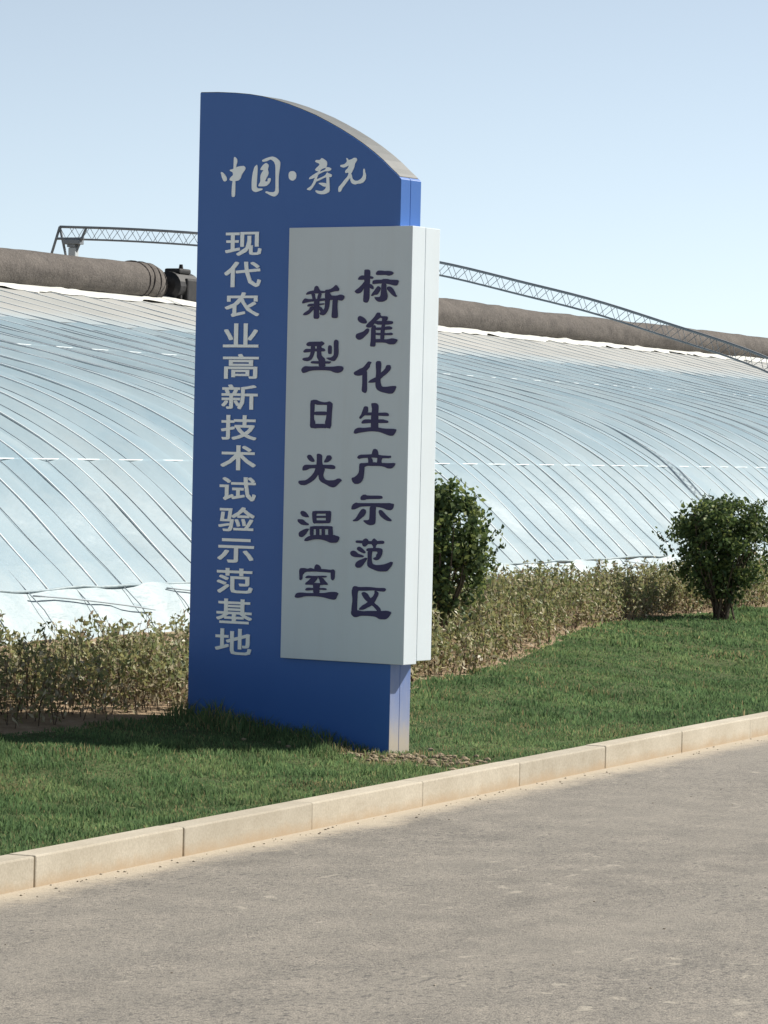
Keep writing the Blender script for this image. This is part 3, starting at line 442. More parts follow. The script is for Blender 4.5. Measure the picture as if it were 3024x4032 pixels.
GLYPHS = [([(-1544,3819),(-1544,3714),(-1519,3714),(-1519,3806),(-1411,3806),(-1411,3714),(-1385,3714),(-1385,3819),(-1682,3683),(-1676,3668),(-1619,3678),(-1555,3689),(-1559,3702),(-1605,3695),(-1605,3745),(-1568,3745),(-1568,3758),(-1605,3758),(-1605,3802),(-1561,3802),(-1561,3816),(-1678,3816),(-1678,3802),(-1631,3802),(-1631,3758),(-1673,3758),(-1673,3745),(-1631,3745),(-1631,3691),(-1658,3686),(-1479,3790),(-1479,3751),(-1496,3702),(-1580,3657),(-1571,3652),(-1563,3647),(-1496,3676),(-1463,3711),(-1463,3669),(-1456,3656),(-1429,3652),(-1397,3652),(-1367,3660),(-1359,3692),(-1370,3694),(-1380,3697),(-1385,3670),(-1397,3664),(-1426,3664),(-1436,3665),(-1439,3671),(-1439,3718),(-1460,3718),(-1455,3735),(-1454,3751),(-1454,3790)],[[1,3,0],[3,7,0],[3,4,7],[4,6,7],[22,20,21],[22,19,20],[1,2,3],[5,6,4],[23,19,22],[24,18,23],[18,19,23],[24,17,18],[31,55,30],[31,54,55],[26,24,25],[26,17,24],[26,16,17],[26,15,16],[32,54,31],[32,53,54],[27,15,26],[28,14,27],[14,15,27],[28,13,14],[32,52,53],[32,37,52],[37,51,52],[37,50,51],[32,36,37],[38,50,37],[13,11,12],[33,36,32],[46,44,45],[28,11,13],[46,43,44],[46,42,43],[29,11,28],[29,10,11],[8,10,29],[9,10,8],[33,34,36],[34,35,36],[38,49,50],[47,42,46],[39,49,38],[39,48,49],[39,47,48],[39,42,47],[39,41,42],[40,41,39]]),([(-1448,3587),(-1416,3570),(-1392,3554),(-1372,3562),(-1397,3578),(-1429,3594),(-1505,3596),(-1502,3565),(-1498,3535),(-1582,3529),(-1578,3515),(-1495,3521),(-1463,3443),(-1398,3412),(-1374,3421),(-1358,3457),(-1369,3460),(-1380,3465),(-1387,3438),(-1399,3430),(-1444,3457),(-1470,3523),(-1365,3530),(-1369,3545),(-1473,3537),(-1477,3566),(-1479,3596),(-1586,3597),(-1629,3550),(-1686,3513),(-1678,3506),(-1671,3499),(-1647,3512),(-1625,3528),(-1625,3412),(-1598,3412),(-1598,3551),(-1578,3571),(-1561,3592)],[[28,38,27],[7,26,6],[7,25,26],[0,4,5],[28,37,38],[1,4,0],[1,3,4],[28,36,37],[2,3,1],[7,24,25],[8,24,7],[28,35,36],[29,33,28],[33,35,28],[24,22,23],[8,22,24],[9,22,8],[9,21,22],[10,21,9],[29,32,33],[34,35,33],[10,11,21],[11,20,21],[12,20,11],[30,32,29],[30,31,32],[18,16,17],[18,15,16],[18,14,15],[12,19,20],[13,19,12],[19,14,18],[13,14,19]]),([(-1607,3189),(-1583,3195),(-1497,3211),(-1498,3217),(-1499,3224),(-1577,3211),(-1577,3273),(-1552,3289),(-1532,3306),(-1476,3238),(-1385,3193),(-1376,3200),(-1366,3205),(-1422,3226),(-1466,3255),(-1430,3269),(-1396,3286),(-1416,3295),(-1444,3280),(-1477,3266),(-1500,3294),(-1516,3325),(-1513,3329),(-1410,3329),(-1410,3303),(-1384,3303),(-1384,3342),(-1504,3342),(-1499,3353),(-1494,3364),(-1519,3367),(-1524,3354),(-1531,3342),(-1655,3342),(-1655,3303),(-1631,3303),(-1631,3329),(-1540,3329),(-1593,3284),(-1676,3256),(-1666,3250),(-1658,3244),(-1629,3252),(-1602,3262),(-1602,3215),(-1608,3206),(-1618,3202),(-1611,3196)],[[31,29,30],[31,28,29],[32,28,31],[32,27,28],[34,36,33],[36,32,33],[36,27,32],[36,26,27],[36,37,26],[37,22,26],[22,23,26],[23,25,26],[34,35,36],[38,22,37],[38,21,22],[24,25,23],[38,8,21],[8,20,21],[38,7,8],[9,20,8],[18,16,17],[9,19,20],[38,6,7],[18,15,16],[39,6,38],[19,15,18],[39,43,6],[43,5,6],[19,14,15],[9,14,19],[39,42,43],[44,5,43],[40,42,39],[9,13,14],[40,41,42],[10,13,9],[10,11,13],[11,12,13],[5,3,4],[5,2,3],[45,5,44],[45,2,5],[45,1,2],[46,1,45],[47,1,46],[0,1,47]]),([(-1400,3089),(-1428,3052),(-1460,3019),(-1438,3012),(-1406,3045),(-1376,3082),(-1676,3085),(-1648,3048),(-1627,3014),(-1600,3019),(-1622,3053),(-1651,3090),(-1496,3134),(-1496,2975),(-1556,2975),(-1556,3134),(-1584,3134),(-1584,2975),(-1684,2975),(-1684,2960),(-1369,2960),(-1369,2975),(-1469,2975),(-1469,3134)],[[17,15,16],[17,14,15],[13,23,12],[13,22,23],[6,10,11],[1,5,0],[7,10,6],[1,4,5],[7,9,10],[2,4,1],[8,9,7],[2,3,4],[19,17,18],[19,14,17],[19,13,14],[19,22,13],[19,21,22],[19,20,21]]),([(-1668,2810),(-1668,2724),(-1642,2724),(-1642,2797),(-1402,2797),(-1402,2740),(-1403,2737),(-1408,2737),(-1422,2737),(-1445,2737),(-1440,2731),(-1436,2726),(-1407,2726),(-1387,2727),(-1377,2732),(-1374,2740),(-1374,2810),(-1601,2786),(-1601,2736),(-1575,2736),(-1575,2745),(-1447,2745),(-1447,2786),(-1575,2775),(-1471,2775),(-1471,2756),(-1575,2756),(-1599,2849),(-1442,2849),(-1442,2831),(-1599,2831),(-1626,2860),(-1626,2821),(-1414,2821),(-1414,2860),(-1543,2901),(-1532,2884),(-1681,2884),(-1681,2871),(-1363,2871),(-1363,2884),(-1502,2884),(-1509,2894),(-1517,2905)],[[32,27,31],[27,34,31],[27,28,34],[28,33,34],[32,30,27],[29,33,28],[32,29,30],[32,33,29],[35,42,43],[36,42,35],[36,41,42],[38,36,37],[38,41,36],[38,40,41],[38,39,40],[1,3,0],[3,16,0],[3,4,16],[4,15,16],[1,2,3],[5,15,4],[18,23,17],[23,22,17],[23,24,22],[24,21,22],[18,26,23],[25,21,24],[18,20,26],[20,25,26],[20,21,25],[18,19,20],[5,14,15],[6,14,5],[7,14,6],[10,8,9],[8,14,7],[10,14,8],[10,13,14],[11,13,10],[11,12,13]]),([(-1576,2551),(-1560,2535),(-1548,2519),(-1529,2525),(-1541,2540),(-1558,2556),(-1655,2555),(-1669,2538),(-1688,2523),(-1679,2519),(-1670,2515),(-1650,2532),(-1634,2552),(-1508,2655),(-1508,2588),(-1514,2545),(-1541,2504),(-1530,2500),(-1521,2495),(-1490,2540),(-1484,2588),(-1484,2594),(-1430,2594),(-1430,2494),(-1405,2494),(-1405,2594),(-1366,2594),(-1366,2608),(-1484,2608),(-1484,2645),(-1428,2652),(-1377,2660),(-1398,2671),(-1448,2662),(-1628,2672),(-1619,2663),(-1612,2654),(-1681,2654),(-1681,2641),(-1526,2641),(-1526,2654),(-1585,2654),(-1593,2664),(-1604,2675),(-1570,2640),(-1579,2624),(-1589,2609),(-1687,2609),(-1687,2596),(-1615,2596),(-1615,2576),(-1685,2576),(-1685,2563),(-1615,2563),(-1615,2513),(-1615,2511),(-1619,2510),(-1629,2510),(-1646,2510),(-1641,2504),(-1638,2498),(-1616,2498),(-1601,2500),(-1593,2504),(-1590,2513),(-1590,2563),(-1525,2563),(-1525,2576),(-1590,2576),(-1590,2596),(-1520,2596),(-1520,2609),(-1565,2609),(-1555,2622),(-1546,2637),(-1659,2637),(-1650,2622),(-1645,2609),(-1622,2612),(-1627,2626),(-1637,2640)],[[34,42,43],[35,42,34],[33,31,32],[35,41,42],[36,41,35],[13,31,33],[13,30,31],[14,29,13],[29,30,13],[38,36,37],[38,41,36],[38,40,41],[38,39,40],[14,28,29],[45,74,44],[75,79,80],[45,73,74],[76,79,75],[76,78,79],[46,73,45],[46,72,73],[77,78,76],[48,46,47],[48,72,46],[48,71,72],[48,70,71],[14,21,28],[21,27,28],[21,26,27],[49,70,48],[50,69,49],[69,70,49],[50,68,69],[14,20,21],[22,26,21],[23,25,22],[25,26,22],[23,24,25],[15,20,14],[15,19,20],[52,50,51],[52,68,50],[52,67,68],[52,66,67],[53,66,52],[54,65,53],[65,66,53],[54,64,65],[0,4,5],[7,12,6],[7,11,12],[1,4,0],[16,19,15],[16,17,19],[17,18,19],[1,3,4],[8,11,7],[2,3,1],[8,9,11],[9,10,11],[55,64,54],[55,63,64],[56,63,55],[59,57,58],[57,63,56],[59,63,57],[59,62,63],[60,62,59],[60,61,62]]),([(-1488,2446),(-1488,2415),(-1569,2415),(-1569,2401),(-1488,2401),(-1488,2372),(-1562,2372),(-1562,2358),(-1551,2358),(-1552,2358),(-1528,2329),(-1495,2304),(-1540,2289),(-1589,2279),(-1581,2273),(-1575,2266),(-1524,2277),(-1477,2294),(-1434,2277),(-1384,2265),(-1377,2272),(-1368,2278),(-1416,2288),(-1457,2303),(-1415,2332),(-1387,2368),(-1403,2372),(-1408,2372),(-1463,2372),(-1463,2401),(-1380,2401),(-1380,2415),(-1463,2415),(-1463,2446),(-1527,2358),(-1420,2358),(-1443,2334),(-1476,2313),(-1505,2334),(-1638,2446),(-1638,2406),(-1682,2406),(-1682,2393),(-1638,2393),(-1638,2349),(-1664,2345),(-1686,2342),(-1679,2328),(-1638,2335),(-1638,2283),(-1639,2280),(-1644,2279),(-1658,2279),(-1680,2280),(-1675,2273),(-1672,2266),(-1643,2266),(-1625,2269),(-1615,2274),(-1612,2283),(-1612,2339),(-1571,2346),(-1574,2360),(-1612,2353),(-1612,2393),(-1574,2393),(-1574,2406),(-1612,2406),(-1612,2446)],[[40,68,39],[40,67,68],[1,33,0],[1,32,33],[3,1,2],[3,32,1],[3,31,32],[3,30,31],[42,40,41],[42,67,40],[42,66,67],[42,65,66],[4,30,3],[5,29,4],[29,30,4],[5,28,29],[43,65,42],[44,64,43],[64,65,43],[44,63,64],[27,25,26],[7,5,6],[7,28,5],[7,27,28],[7,25,27],[7,8,25],[8,34,25],[34,35,25],[35,24,25],[63,61,62],[9,34,8],[9,38,34],[36,24,35],[10,38,9],[44,61,63],[45,61,44],[45,60,61],[46,60,45],[47,60,46],[47,48,60],[48,59,60],[49,59,48],[10,37,38],[37,24,36],[37,23,24],[11,37,10],[11,23,37],[12,23,11],[12,17,23],[17,22,23],[12,16,17],[18,22,17],[13,16,12],[18,21,22],[50,59,49],[50,58,59],[51,58,50],[54,52,53],[54,51,52],[54,58,51],[14,16,13],[18,20,21],[14,15,16],[19,20,18],[54,57,58],[55,57,54],[55,56,57]]),([(-1490,2207),(-1456,2192),(-1429,2177),(-1410,2188),(-1438,2202),(-1471,2216),(-1540,2219),(-1540,2169),(-1674,2169),(-1674,2155),(-1547,2155),(-1607,2108),(-1685,2073),(-1674,2067),(-1665,2061),(-1597,2092),(-1540,2133),(-1540,2038),(-1512,2038),(-1512,2139),(-1453,2096),(-1389,2062),(-1380,2069),(-1369,2075),(-1440,2110),(-1501,2155),(-1381,2155),(-1381,2169),(-1512,2169),(-1512,2219)],[[7,29,6],[7,28,29],[0,4,5],[1,4,0],[1,3,4],[2,3,1],[9,7,8],[9,28,7],[9,27,28],[9,26,27],[10,26,9],[11,25,10],[25,26,10],[11,16,25],[16,19,25],[19,24,25],[16,18,19],[20,24,19],[11,15,16],[17,18,16],[20,23,24],[12,15,11],[21,22,20],[22,23,20],[12,13,15],[13,14,15]]),([(-1430,1974),(-1408,1959),(-1392,1946),(-1373,1953),(-1390,1966),(-1412,1980),(-1687,1922),(-1687,1908),(-1638,1908),(-1638,1840),(-1644,1829),(-1655,1824),(-1647,1818),(-1641,1811),(-1625,1819),(-1566,1840),(-1570,1846),(-1574,1852),(-1613,1839),(-1613,1922),(-1468,1981),(-1466,1942),(-1582,1942),(-1582,1929),(-1464,1929),(-1445,1841),(-1398,1807),(-1378,1815),(-1363,1847),(-1374,1851),(-1384,1855),(-1389,1833),(-1397,1826),(-1424,1855),(-1438,1929),(-1366,1929),(-1366,1942),(-1439,1942),(-1440,1961),(-1441,1981),(-1578,1833),(-1570,1820),(-1520,1828),(-1465,1837),(-1468,1849),(-1510,1843),(-1510,1887),(-1476,1887),(-1476,1901),(-1571,1901),(-1571,1887),(-1534,1887),(-1534,1839),(-1662,1970),(-1634,1955),(-1611,1941),(-1593,1951),(-1616,1965),(-1645,1978)],[[53,57,58],[54,57,53],[54,56,57],[55,56,54],[21,39,20],[21,38,39],[0,4,5],[1,4,0],[1,3,4],[21,37,38],[2,3,1],[23,21,22],[23,37,21],[23,36,37],[23,35,36],[24,35,23],[25,34,24],[34,35,24],[25,33,34],[7,19,6],[7,8,19],[8,18,19],[9,18,8],[50,48,49],[50,47,48],[51,47,50],[52,46,51],[46,47,51],[52,45,46],[25,32,33],[31,29,30],[18,16,17],[31,28,29],[45,43,44],[31,27,28],[18,15,16],[52,43,45],[26,32,25],[18,14,15],[10,18,9],[40,43,52],[10,14,18],[40,42,43],[32,27,31],[41,42,40],[11,14,10],[26,27,32],[12,14,11],[12,13,14]]),([(-1543,1662),(-1529,1638),(-1521,1615),(-1500,1618),(-1509,1641),(-1523,1664),(-1482,1666),(-1474,1642),(-1469,1620),(-1448,1622),(-1453,1644),(-1463,1668),(-1554,1599),(-1554,1586),(-1380,1586),(-1380,1599),(-1432,1599),(-1406,1629),(-1382,1662),(-1405,1665),(-1428,1631),(-1454,1599),(-1692,1620),(-1686,1608),(-1644,1615),(-1599,1622),(-1601,1633),(-1650,1626),(-1520,1694),(-1520,1681),(-1419,1681),(-1419,1694),(-1666,1718),(-1671,1683),(-1677,1652),(-1585,1652),(-1592,1609),(-1602,1592),(-1607,1590),(-1614,1590),(-1630,1590),(-1653,1591),(-1648,1585),(-1646,1579),(-1623,1578),(-1605,1578),(-1592,1580),(-1583,1584),(-1570,1605),(-1562,1658),(-1561,1661),(-1561,1664),(-1584,1663),(-1588,1663),(-1581,1702),(-1575,1745),(-1681,1745),(-1681,1732),(-1599,1732),(-1604,1696),(-1610,1663),(-1652,1663),(-1648,1690),(-1644,1717),(-1475,1755),(-1517,1718),(-1574,1690),(-1566,1684),(-1559,1678),(-1512,1701),(-1472,1730),(-1430,1702),(-1383,1679),(-1377,1686),(-1370,1692),(-1419,1715),(-1460,1742),(-1452,1751)],[[65,77,64],[65,76,77],[57,55,56],[57,58,55],[58,54,55],[65,70,76],[70,75,76],[59,54,58],[65,69,70],[71,75,70],[33,63,32],[66,69,65],[33,62,63],[71,74,75],[59,53,54],[72,73,71],[73,74,71],[66,67,69],[67,68,69],[60,53,59],[29,31,28],[29,30,31],[33,61,62],[34,61,33],[52,50,51],[34,60,61],[34,53,60],[34,52,53],[34,50,52],[34,49,50],[34,35,49],[35,48,49],[36,48,35],[27,25,26],[22,25,27],[22,24,25],[23,24,22],[37,48,36],[37,47,48],[38,47,37],[42,40,41],[39,47,38],[42,39,40],[42,47,39],[43,47,42],[43,46,47],[43,45,46],[44,45,43],[6,10,11],[7,10,6],[20,18,19],[0,4,5],[20,17,18],[1,4,0],[7,9,10],[8,9,7],[1,3,4],[2,3,1],[21,17,20],[21,16,17],[13,21,12],[13,16,21],[13,15,16],[13,14,15]]),([(-1655,1518),(-1655,1502),(-1402,1502),(-1402,1518),(-1625,1432),(-1655,1398),(-1696,1371),(-1684,1366),(-1672,1361),(-1630,1391),(-1597,1427),(-1463,1425),(-1425,1392),(-1400,1361),(-1373,1368),(-1399,1399),(-1438,1431),(-1687,1467),(-1687,1452),(-1543,1452),(-1543,1363),(-1545,1360),(-1552,1359),(-1573,1359),(-1607,1359),(-1601,1351),(-1597,1343),(-1557,1343),(-1531,1345),(-1518,1351),(-1514,1363),(-1514,1452),(-1370,1452),(-1370,1467)],[[18,33,17],[18,32,33],[19,32,18],[20,31,19],[31,32,19],[20,30,31],[5,10,4],[11,15,16],[5,9,10],[12,15,11],[12,14,15],[6,9,5],[13,14,12],[6,7,9],[7,8,9],[21,30,20],[21,29,30],[22,29,21],[25,23,24],[23,29,22],[25,29,23],[25,28,29],[26,28,25],[26,27,28],[1,3,0],[1,2,3]]),([(-1490,1295),(-1490,1278),(-1589,1278),(-1589,1295),(-1616,1295),(-1616,1278),(-1696,1278),(-1696,1264),(-1616,1264),(-1616,1244),(-1589,1244),(-1589,1264),(-1490,1264),(-1490,1244),(-1462,1244),(-1462,1264),(-1380,1264),(-1380,1278),(-1462,1278),(-1462,1295),(-1690,1125),(-1672,1112),(-1630,1137),(-1589,1164),(-1604,1175),(-1649,1147),(-1676,1233),(-1641,1221),(-1610,1210),(-1595,1222),(-1626,1232),(-1661,1243),(-1697,1195),(-1661,1185),(-1630,1175),(-1615,1187),(-1647,1196),(-1682,1205),(-1571,1235),(-1571,1140),(-1559,1120),(-1516,1115),(-1471,1115),(-1426,1115),(-1388,1122),(-1375,1150),(-1388,1153),(-1400,1156),(-1407,1134),(-1428,1129),(-1472,1129),(-1514,1129),(-1538,1131),(-1543,1140),(-1543,1221),(-1433,1221),(-1433,1185),(-1435,1182),(-1441,1181),(-1461,1181),(-1495,1182),(-1489,1175),(-1485,1167),(-1447,1168),(-1422,1170),(-1410,1175),(-1406,1185),(-1406,1235)],[[25,23,24],[25,22,23],[20,22,25],[20,21,22],[26,30,31],[27,30,26],[27,29,30],[27,28,29],[32,36,37],[32,35,36],[33,35,32],[33,34,35],[39,54,38],[54,67,38],[54,55,67],[55,66,67],[39,53,54],[56,66,55],[57,66,56],[57,65,66],[58,65,57],[61,59,60],[59,65,58],[61,65,59],[61,64,65],[62,64,61],[62,63,64],[48,46,47],[48,45,46],[48,44,45],[40,53,39],[40,52,53],[49,44,48],[40,51,52],[40,50,51],[40,49,50],[40,44,49],[40,43,44],[41,43,40],[42,43,41],[5,3,4],[5,2,3],[1,19,0],[1,18,19],[7,5,6],[7,2,5],[7,1,2],[7,18,1],[7,17,18],[7,16,17],[8,16,7],[9,11,8],[11,16,8],[9,10,11],[12,16,11],[13,15,12],[15,16,12],[13,14,15]]),([(-1472,1064),(-1472,1045),(-1598,1045),(-1598,1065),(-1623,1065),(-1623,1045),(-1676,1045),(-1676,1032),(-1623,1032),(-1623,968),(-1692,968),(-1692,955),(-1617,955),(-1653,935),(-1695,922),(-1686,916),(-1678,910),(-1629,929),(-1589,955),(-1480,955),(-1441,930),(-1392,912),(-1384,918),(-1375,924),(-1418,937),(-1453,955),(-1379,955),(-1379,968),(-1446,968),(-1446,1032),(-1394,1032),(-1394,1045),(-1446,1045),(-1446,1064),(-1598,1032),(-1472,1032),(-1472,1019),(-1598,1019),(-1550,949),(-1550,932),(-1620,932),(-1620,919),(-1550,919),(-1550,898),(-1665,898),(-1665,885),(-1404,885),(-1404,898),(-1523,898),(-1523,919),(-1451,919),(-1451,932),(-1523,932),(-1523,949),(-1598,1008),(-1472,1008),(-1472,994),(-1598,994),(-1598,982),(-1472,982),(-1472,968),(-1598,968)],[[5,3,4],[5,2,3],[1,33,0],[1,32,33],[7,5,6],[7,2,5],[7,1,2],[7,32,1],[7,31,32],[7,30,31],[8,30,7],[9,34,8],[34,30,8],[9,37,34],[35,30,34],[36,29,35],[29,30,35],[36,28,29],[9,54,37],[54,36,37],[54,55,36],[55,28,36],[9,57,54],[56,28,55],[9,58,57],[58,56,57],[58,59,56],[59,28,56],[9,61,58],[60,28,59],[11,9,10],[11,61,9],[11,60,61],[11,28,60],[11,27,28],[11,26,27],[12,26,11],[13,18,12],[18,26,12],[13,17,18],[19,26,18],[20,25,19],[25,26,19],[20,24,25],[39,53,38],[39,52,53],[20,23,24],[14,17,13],[41,39,40],[41,52,39],[41,51,52],[41,50,51],[21,22,20],[22,23,20],[14,15,17],[15,16,17],[42,50,41],[43,49,42],[49,50,42],[43,48,49],[45,43,44],[45,48,43],[45,47,48],[45,46,47]]),([(-1562,822),(-1562,764),(-1600,754),(-1590,740),(-1562,747),(-1562,681),(-1551,658),(-1511,652),(-1468,652),(-1424,652),(-1388,660),(-1376,690),(-1388,693),(-1399,696),(-1405,672),(-1425,666),(-1468,666),(-1509,666),(-1532,669),(-1537,680),(-1537,754),(-1490,766),(-1490,694),(-1466,694),(-1466,772),(-1417,785),(-1417,743),(-1419,723),(-1423,718),(-1430,717),(-1440,717),(-1453,717),(-1449,710),(-1447,703),(-1430,703),(-1414,705),(-1401,709),(-1395,719),(-1392,747),(-1392,799),(-1390,802),(-1409,806),(-1414,804),(-1419,801),(-1466,789),(-1466,842),(-1490,842),(-1490,782),(-1537,771),(-1537,822),(-1700,697),(-1690,681),(-1638,695),(-1582,710),(-1588,724),(-1628,714),(-1628,776),(-1586,776),(-1586,791),(-1628,791),(-1628,839),(-1652,839),(-1652,791),(-1697,791),(-1697,776),(-1652,776),(-1652,708),(-1678,702)],[[47,45,46],[47,44,45],[62,60,61],[62,59,60],[1,49,0],[1,48,49],[42,40,41],[43,40,42],[43,39,40],[44,39,43],[44,25,39],[25,38,39],[64,62,63],[64,59,62],[64,58,59],[64,57,58],[47,25,44],[47,24,25],[26,38,25],[48,24,47],[65,57,64],[66,56,65],[56,57,65],[66,55,56],[48,21,24],[21,23,24],[1,21,48],[1,20,21],[22,23,21],[2,20,1],[3,20,2],[3,4,20],[4,19,20],[5,19,4],[26,37,38],[27,37,26],[55,53,54],[28,37,27],[28,36,37],[29,36,28],[32,30,31],[32,29,30],[32,36,29],[66,53,55],[33,36,32],[66,52,53],[33,35,36],[67,52,66],[33,34,35],[50,52,67],[51,52,50],[14,12,13],[14,11,12],[14,10,11],[6,19,5],[6,18,19],[15,10,14],[6,17,18],[6,16,17],[6,15,16],[6,10,15],[6,9,10],[7,9,6],[8,9,7]])]

# ------------------------------------------------------------------ sign
SO = Vector((24.3648, 10.4841, 0.17)); SRZ = math.radians(-99.14)
sign = empty("information_sign", SO, SRZ)
tag(sign, "tall blue pylon sign with curved top and white lettered box beside the kerb", "sign")
# local frame: x to the reader's right, y away from the reader, z up
CURVE = [(-1.950, 4.879), (-1.790, 4.875), (-1.631, 4.864), (-1.500, 4.850), (-1.388, 4.831), (-1.268, 4.801), (-1.145, 4.765), (-1.028, 4.724),
         (-0.905, 4.677), (-0.789, 4.624), (-0.675, 4.568), (-0.565, 4.508), (-0.465, 4.448), (-0.369, 4.383), (-0.295, 4.328), (-0.225, 4.268), (-0.175, 4.228), (-0.132, 4.190)]
PB = -0.35
def prism(bm, outline, y0, y1):
    a = [bm.verts.new((x, y0, z)) for x, z in outline]
    b = [bm.verts.new((x, y1, z)) for x, z in outline]
    bm.faces.new(a); bm.faces.new(b[::-1])
    n = len(a)
    for i in range(n):
        j = (i + 1) % n
        bm.faces.new((a[i], b[i], b[j], a[j]))
OUT = CURVE + [(-0.132, PB), (-1.950, PB)]
bm = bmesh.new()
prism(bm, OUT, 0.036, 0.166)
prism(bm, OUT, 0.169, 0.313)
inner = [(x + (0.01 if x < -1 else -0.004), z - 0.006) for x, z in CURVE] + [(-0.136, PB + .01), (-1.94, PB + .01)]
prism(bm, inner, 0.05, 0.30)
pylon = bm_obj("pylon", bm, M_blue, sign)
bv = pylon.modifiers.new("edge", 'BEVEL'); bv.width = 0.003; bv.segments = 2; bv.limit_method = 'ANGLE'; bv.angle_limit = math.radians(40)
# bare metal cap following the curve, slightly inset between the two painted faces
bm = bmesh.new()
up = [(x, z + 0.006) for x, z in CURVE[:-1]] + [(-0.150, 4.212)]
lo = [(x, z - 0.02) for x, z in CURVE[:-1]] + [(-0.150, 4.19)]
prism(bm, up + lo[::-1], 0.046, 0.296)
bm_obj("top_cap", bm, M_cap, pylon)
# lettered box: front and rear shells over a dark core
bm = bmesh.new()
W_, D_, ZB, ZT = 1.085, 0.3791, 0.6487, 3.8449
box(bm, -W_, 0, 0, 0.176, ZB, ZT, 0.004)
box(bm, -W_, 0, 0.181, D_, ZB + 0.022, ZT - 0.002, 0.004)
lbox = bm_obj("letter_box", bm, M_white, sign)
bm = bmesh.new()
box(bm, -W_ + 0.02, -0.008, 0.02, D_ - 0.02, ZB + 0.03, ZT - 0.02)
bm_obj("seam_core", bm, M_core, lbox)

def chaikin(p):
    q = []
    n = len(p)
    for i in range(n):
        a, b = p[i], p[(i + 1) % n]
        q.append((a[0] * .8 + b[0] * .2, a[1] * .8 + b[1] * .2)); q.append((a[0] * .2 + b[0] * .8, a[1] * .2 + b[1] * .8))
    return q
for where, strokes in STROKES:
    yb = 0.036 if where == 'A' else 0.0
    bm = bmesh.new()
    for k, st in enumerate(strokes):
        p = [(x / 1000, z / 1000) for x, z in chaikin(st)]
        y0 = yb - 0.004 - 0.0004 * k
        prism(bm, p, y0, yb + 0.002)
    bm_obj("character", bm, M_letw if where == 'A' else M_letd, pylon if where == 'A' else lbox)
for vs, fs in GLYPHS:
    bm = bmesh.new()
    # the cut letters are bold: four slightly shifted layers of the same outline thicken every stroke
    for q, (ox, oz) in enumerate(((-5, -3), (5, 3), (-5, 3), (5, -3))):
        b2 = bmesh.new()
        a = [b2.verts.new(((x + ox) / 1000, 0.031 - 0.0004 * q, (z + oz) / 1000)) for x, z in vs]
        for f in fs:
            try: b2.faces.new([a[i] for i in f])
            except ValueError: pass
        r = bmesh.ops.extrude_face_region(b2, geom=b2.faces[:])
        for e in r["geom"]:
            if isinstance(e, bmesh.types.BMVert): e.co.y = 0.038
        t_ = bpy.data.meshes.new("tmp"); bmesh.ops.recalc_face_normals(b2, faces=b2.faces); b2.to_mesh(t_); b2.free()
        bm.from_mesh(t_); bpy.data.meshes.remove(t_)
    bm_obj("character", bm, M_letw, pylon, recalc=False)

# ------------------------------------------------------------------ greenhouse
GY = 17.48
PROF = [(-0.46, 0.30), (-0.36, 0.44), (-0.02, 0.865), (0.49, 1.34), (1.03, 1.83), (1.6, 2.26), (2.2, 2.60), (2.9, 2.91), (3.6, 3.14), (4.9, 3.46), (6.3, 3.76), (8.0, 4.14), (9.5, 4.48), (10.8, 4.79)]
def spline(P, n):
    P = np.array(P, float); d = np.r_[0, np.cumsum(np.hypot(*np.diff(P, axis=0).T))]
    # Catmull-Rom over arc length
    T = np.linspace(0, d[-1], n); out = []
    m_ = np.gradient(P, d, axis=0)
    for t in T:
        i = min(np.searchsorted(d, t, 'right') - 1, len(d) - 2); h = d[i + 1] - d[i]; u = (t - d[i]) / h
        out.append((2*u**3-3*u**2+1)*P[i] + (u**3-2*u**2+u)*h*m_[i] + (-2*u**3+3*u**2)*P[i+1] + (u**3-u**2)*h*m_[i+1])
    return np.array(out)
PR = spline(PROF, 96)
def normals(P):
    t = np.gradient(P, axis=0); t /= np.linalg.norm(t, axis=1)[:, None]
    return np.stack([-t[:, 1], t[:, 0]], 1)
NR = normals(PR)
iseam = int(np.argmin(np.abs(PR[:, 0])))
inet = int(np.argmin(np.abs(PR[:, 0] - 7.9)))
RX0, RX1, RIDGE0 = 22, 118, 34.75
ridges = np.array([RIDGE0 + k for k in range(-12, 84)])       # one bow every metre
jit = rng.normal(0, 0.040, len(ridges))
ridges = ridges + jit
gh = empty("greenhouse", (60, GY, 0.4))
tag(gh, "long plastic film greenhouse with a curved ribbed roof behind the sign", "greenhouse")
def rel(V): return np.asarray(V, float) - np.array([60, GY, 0.4])
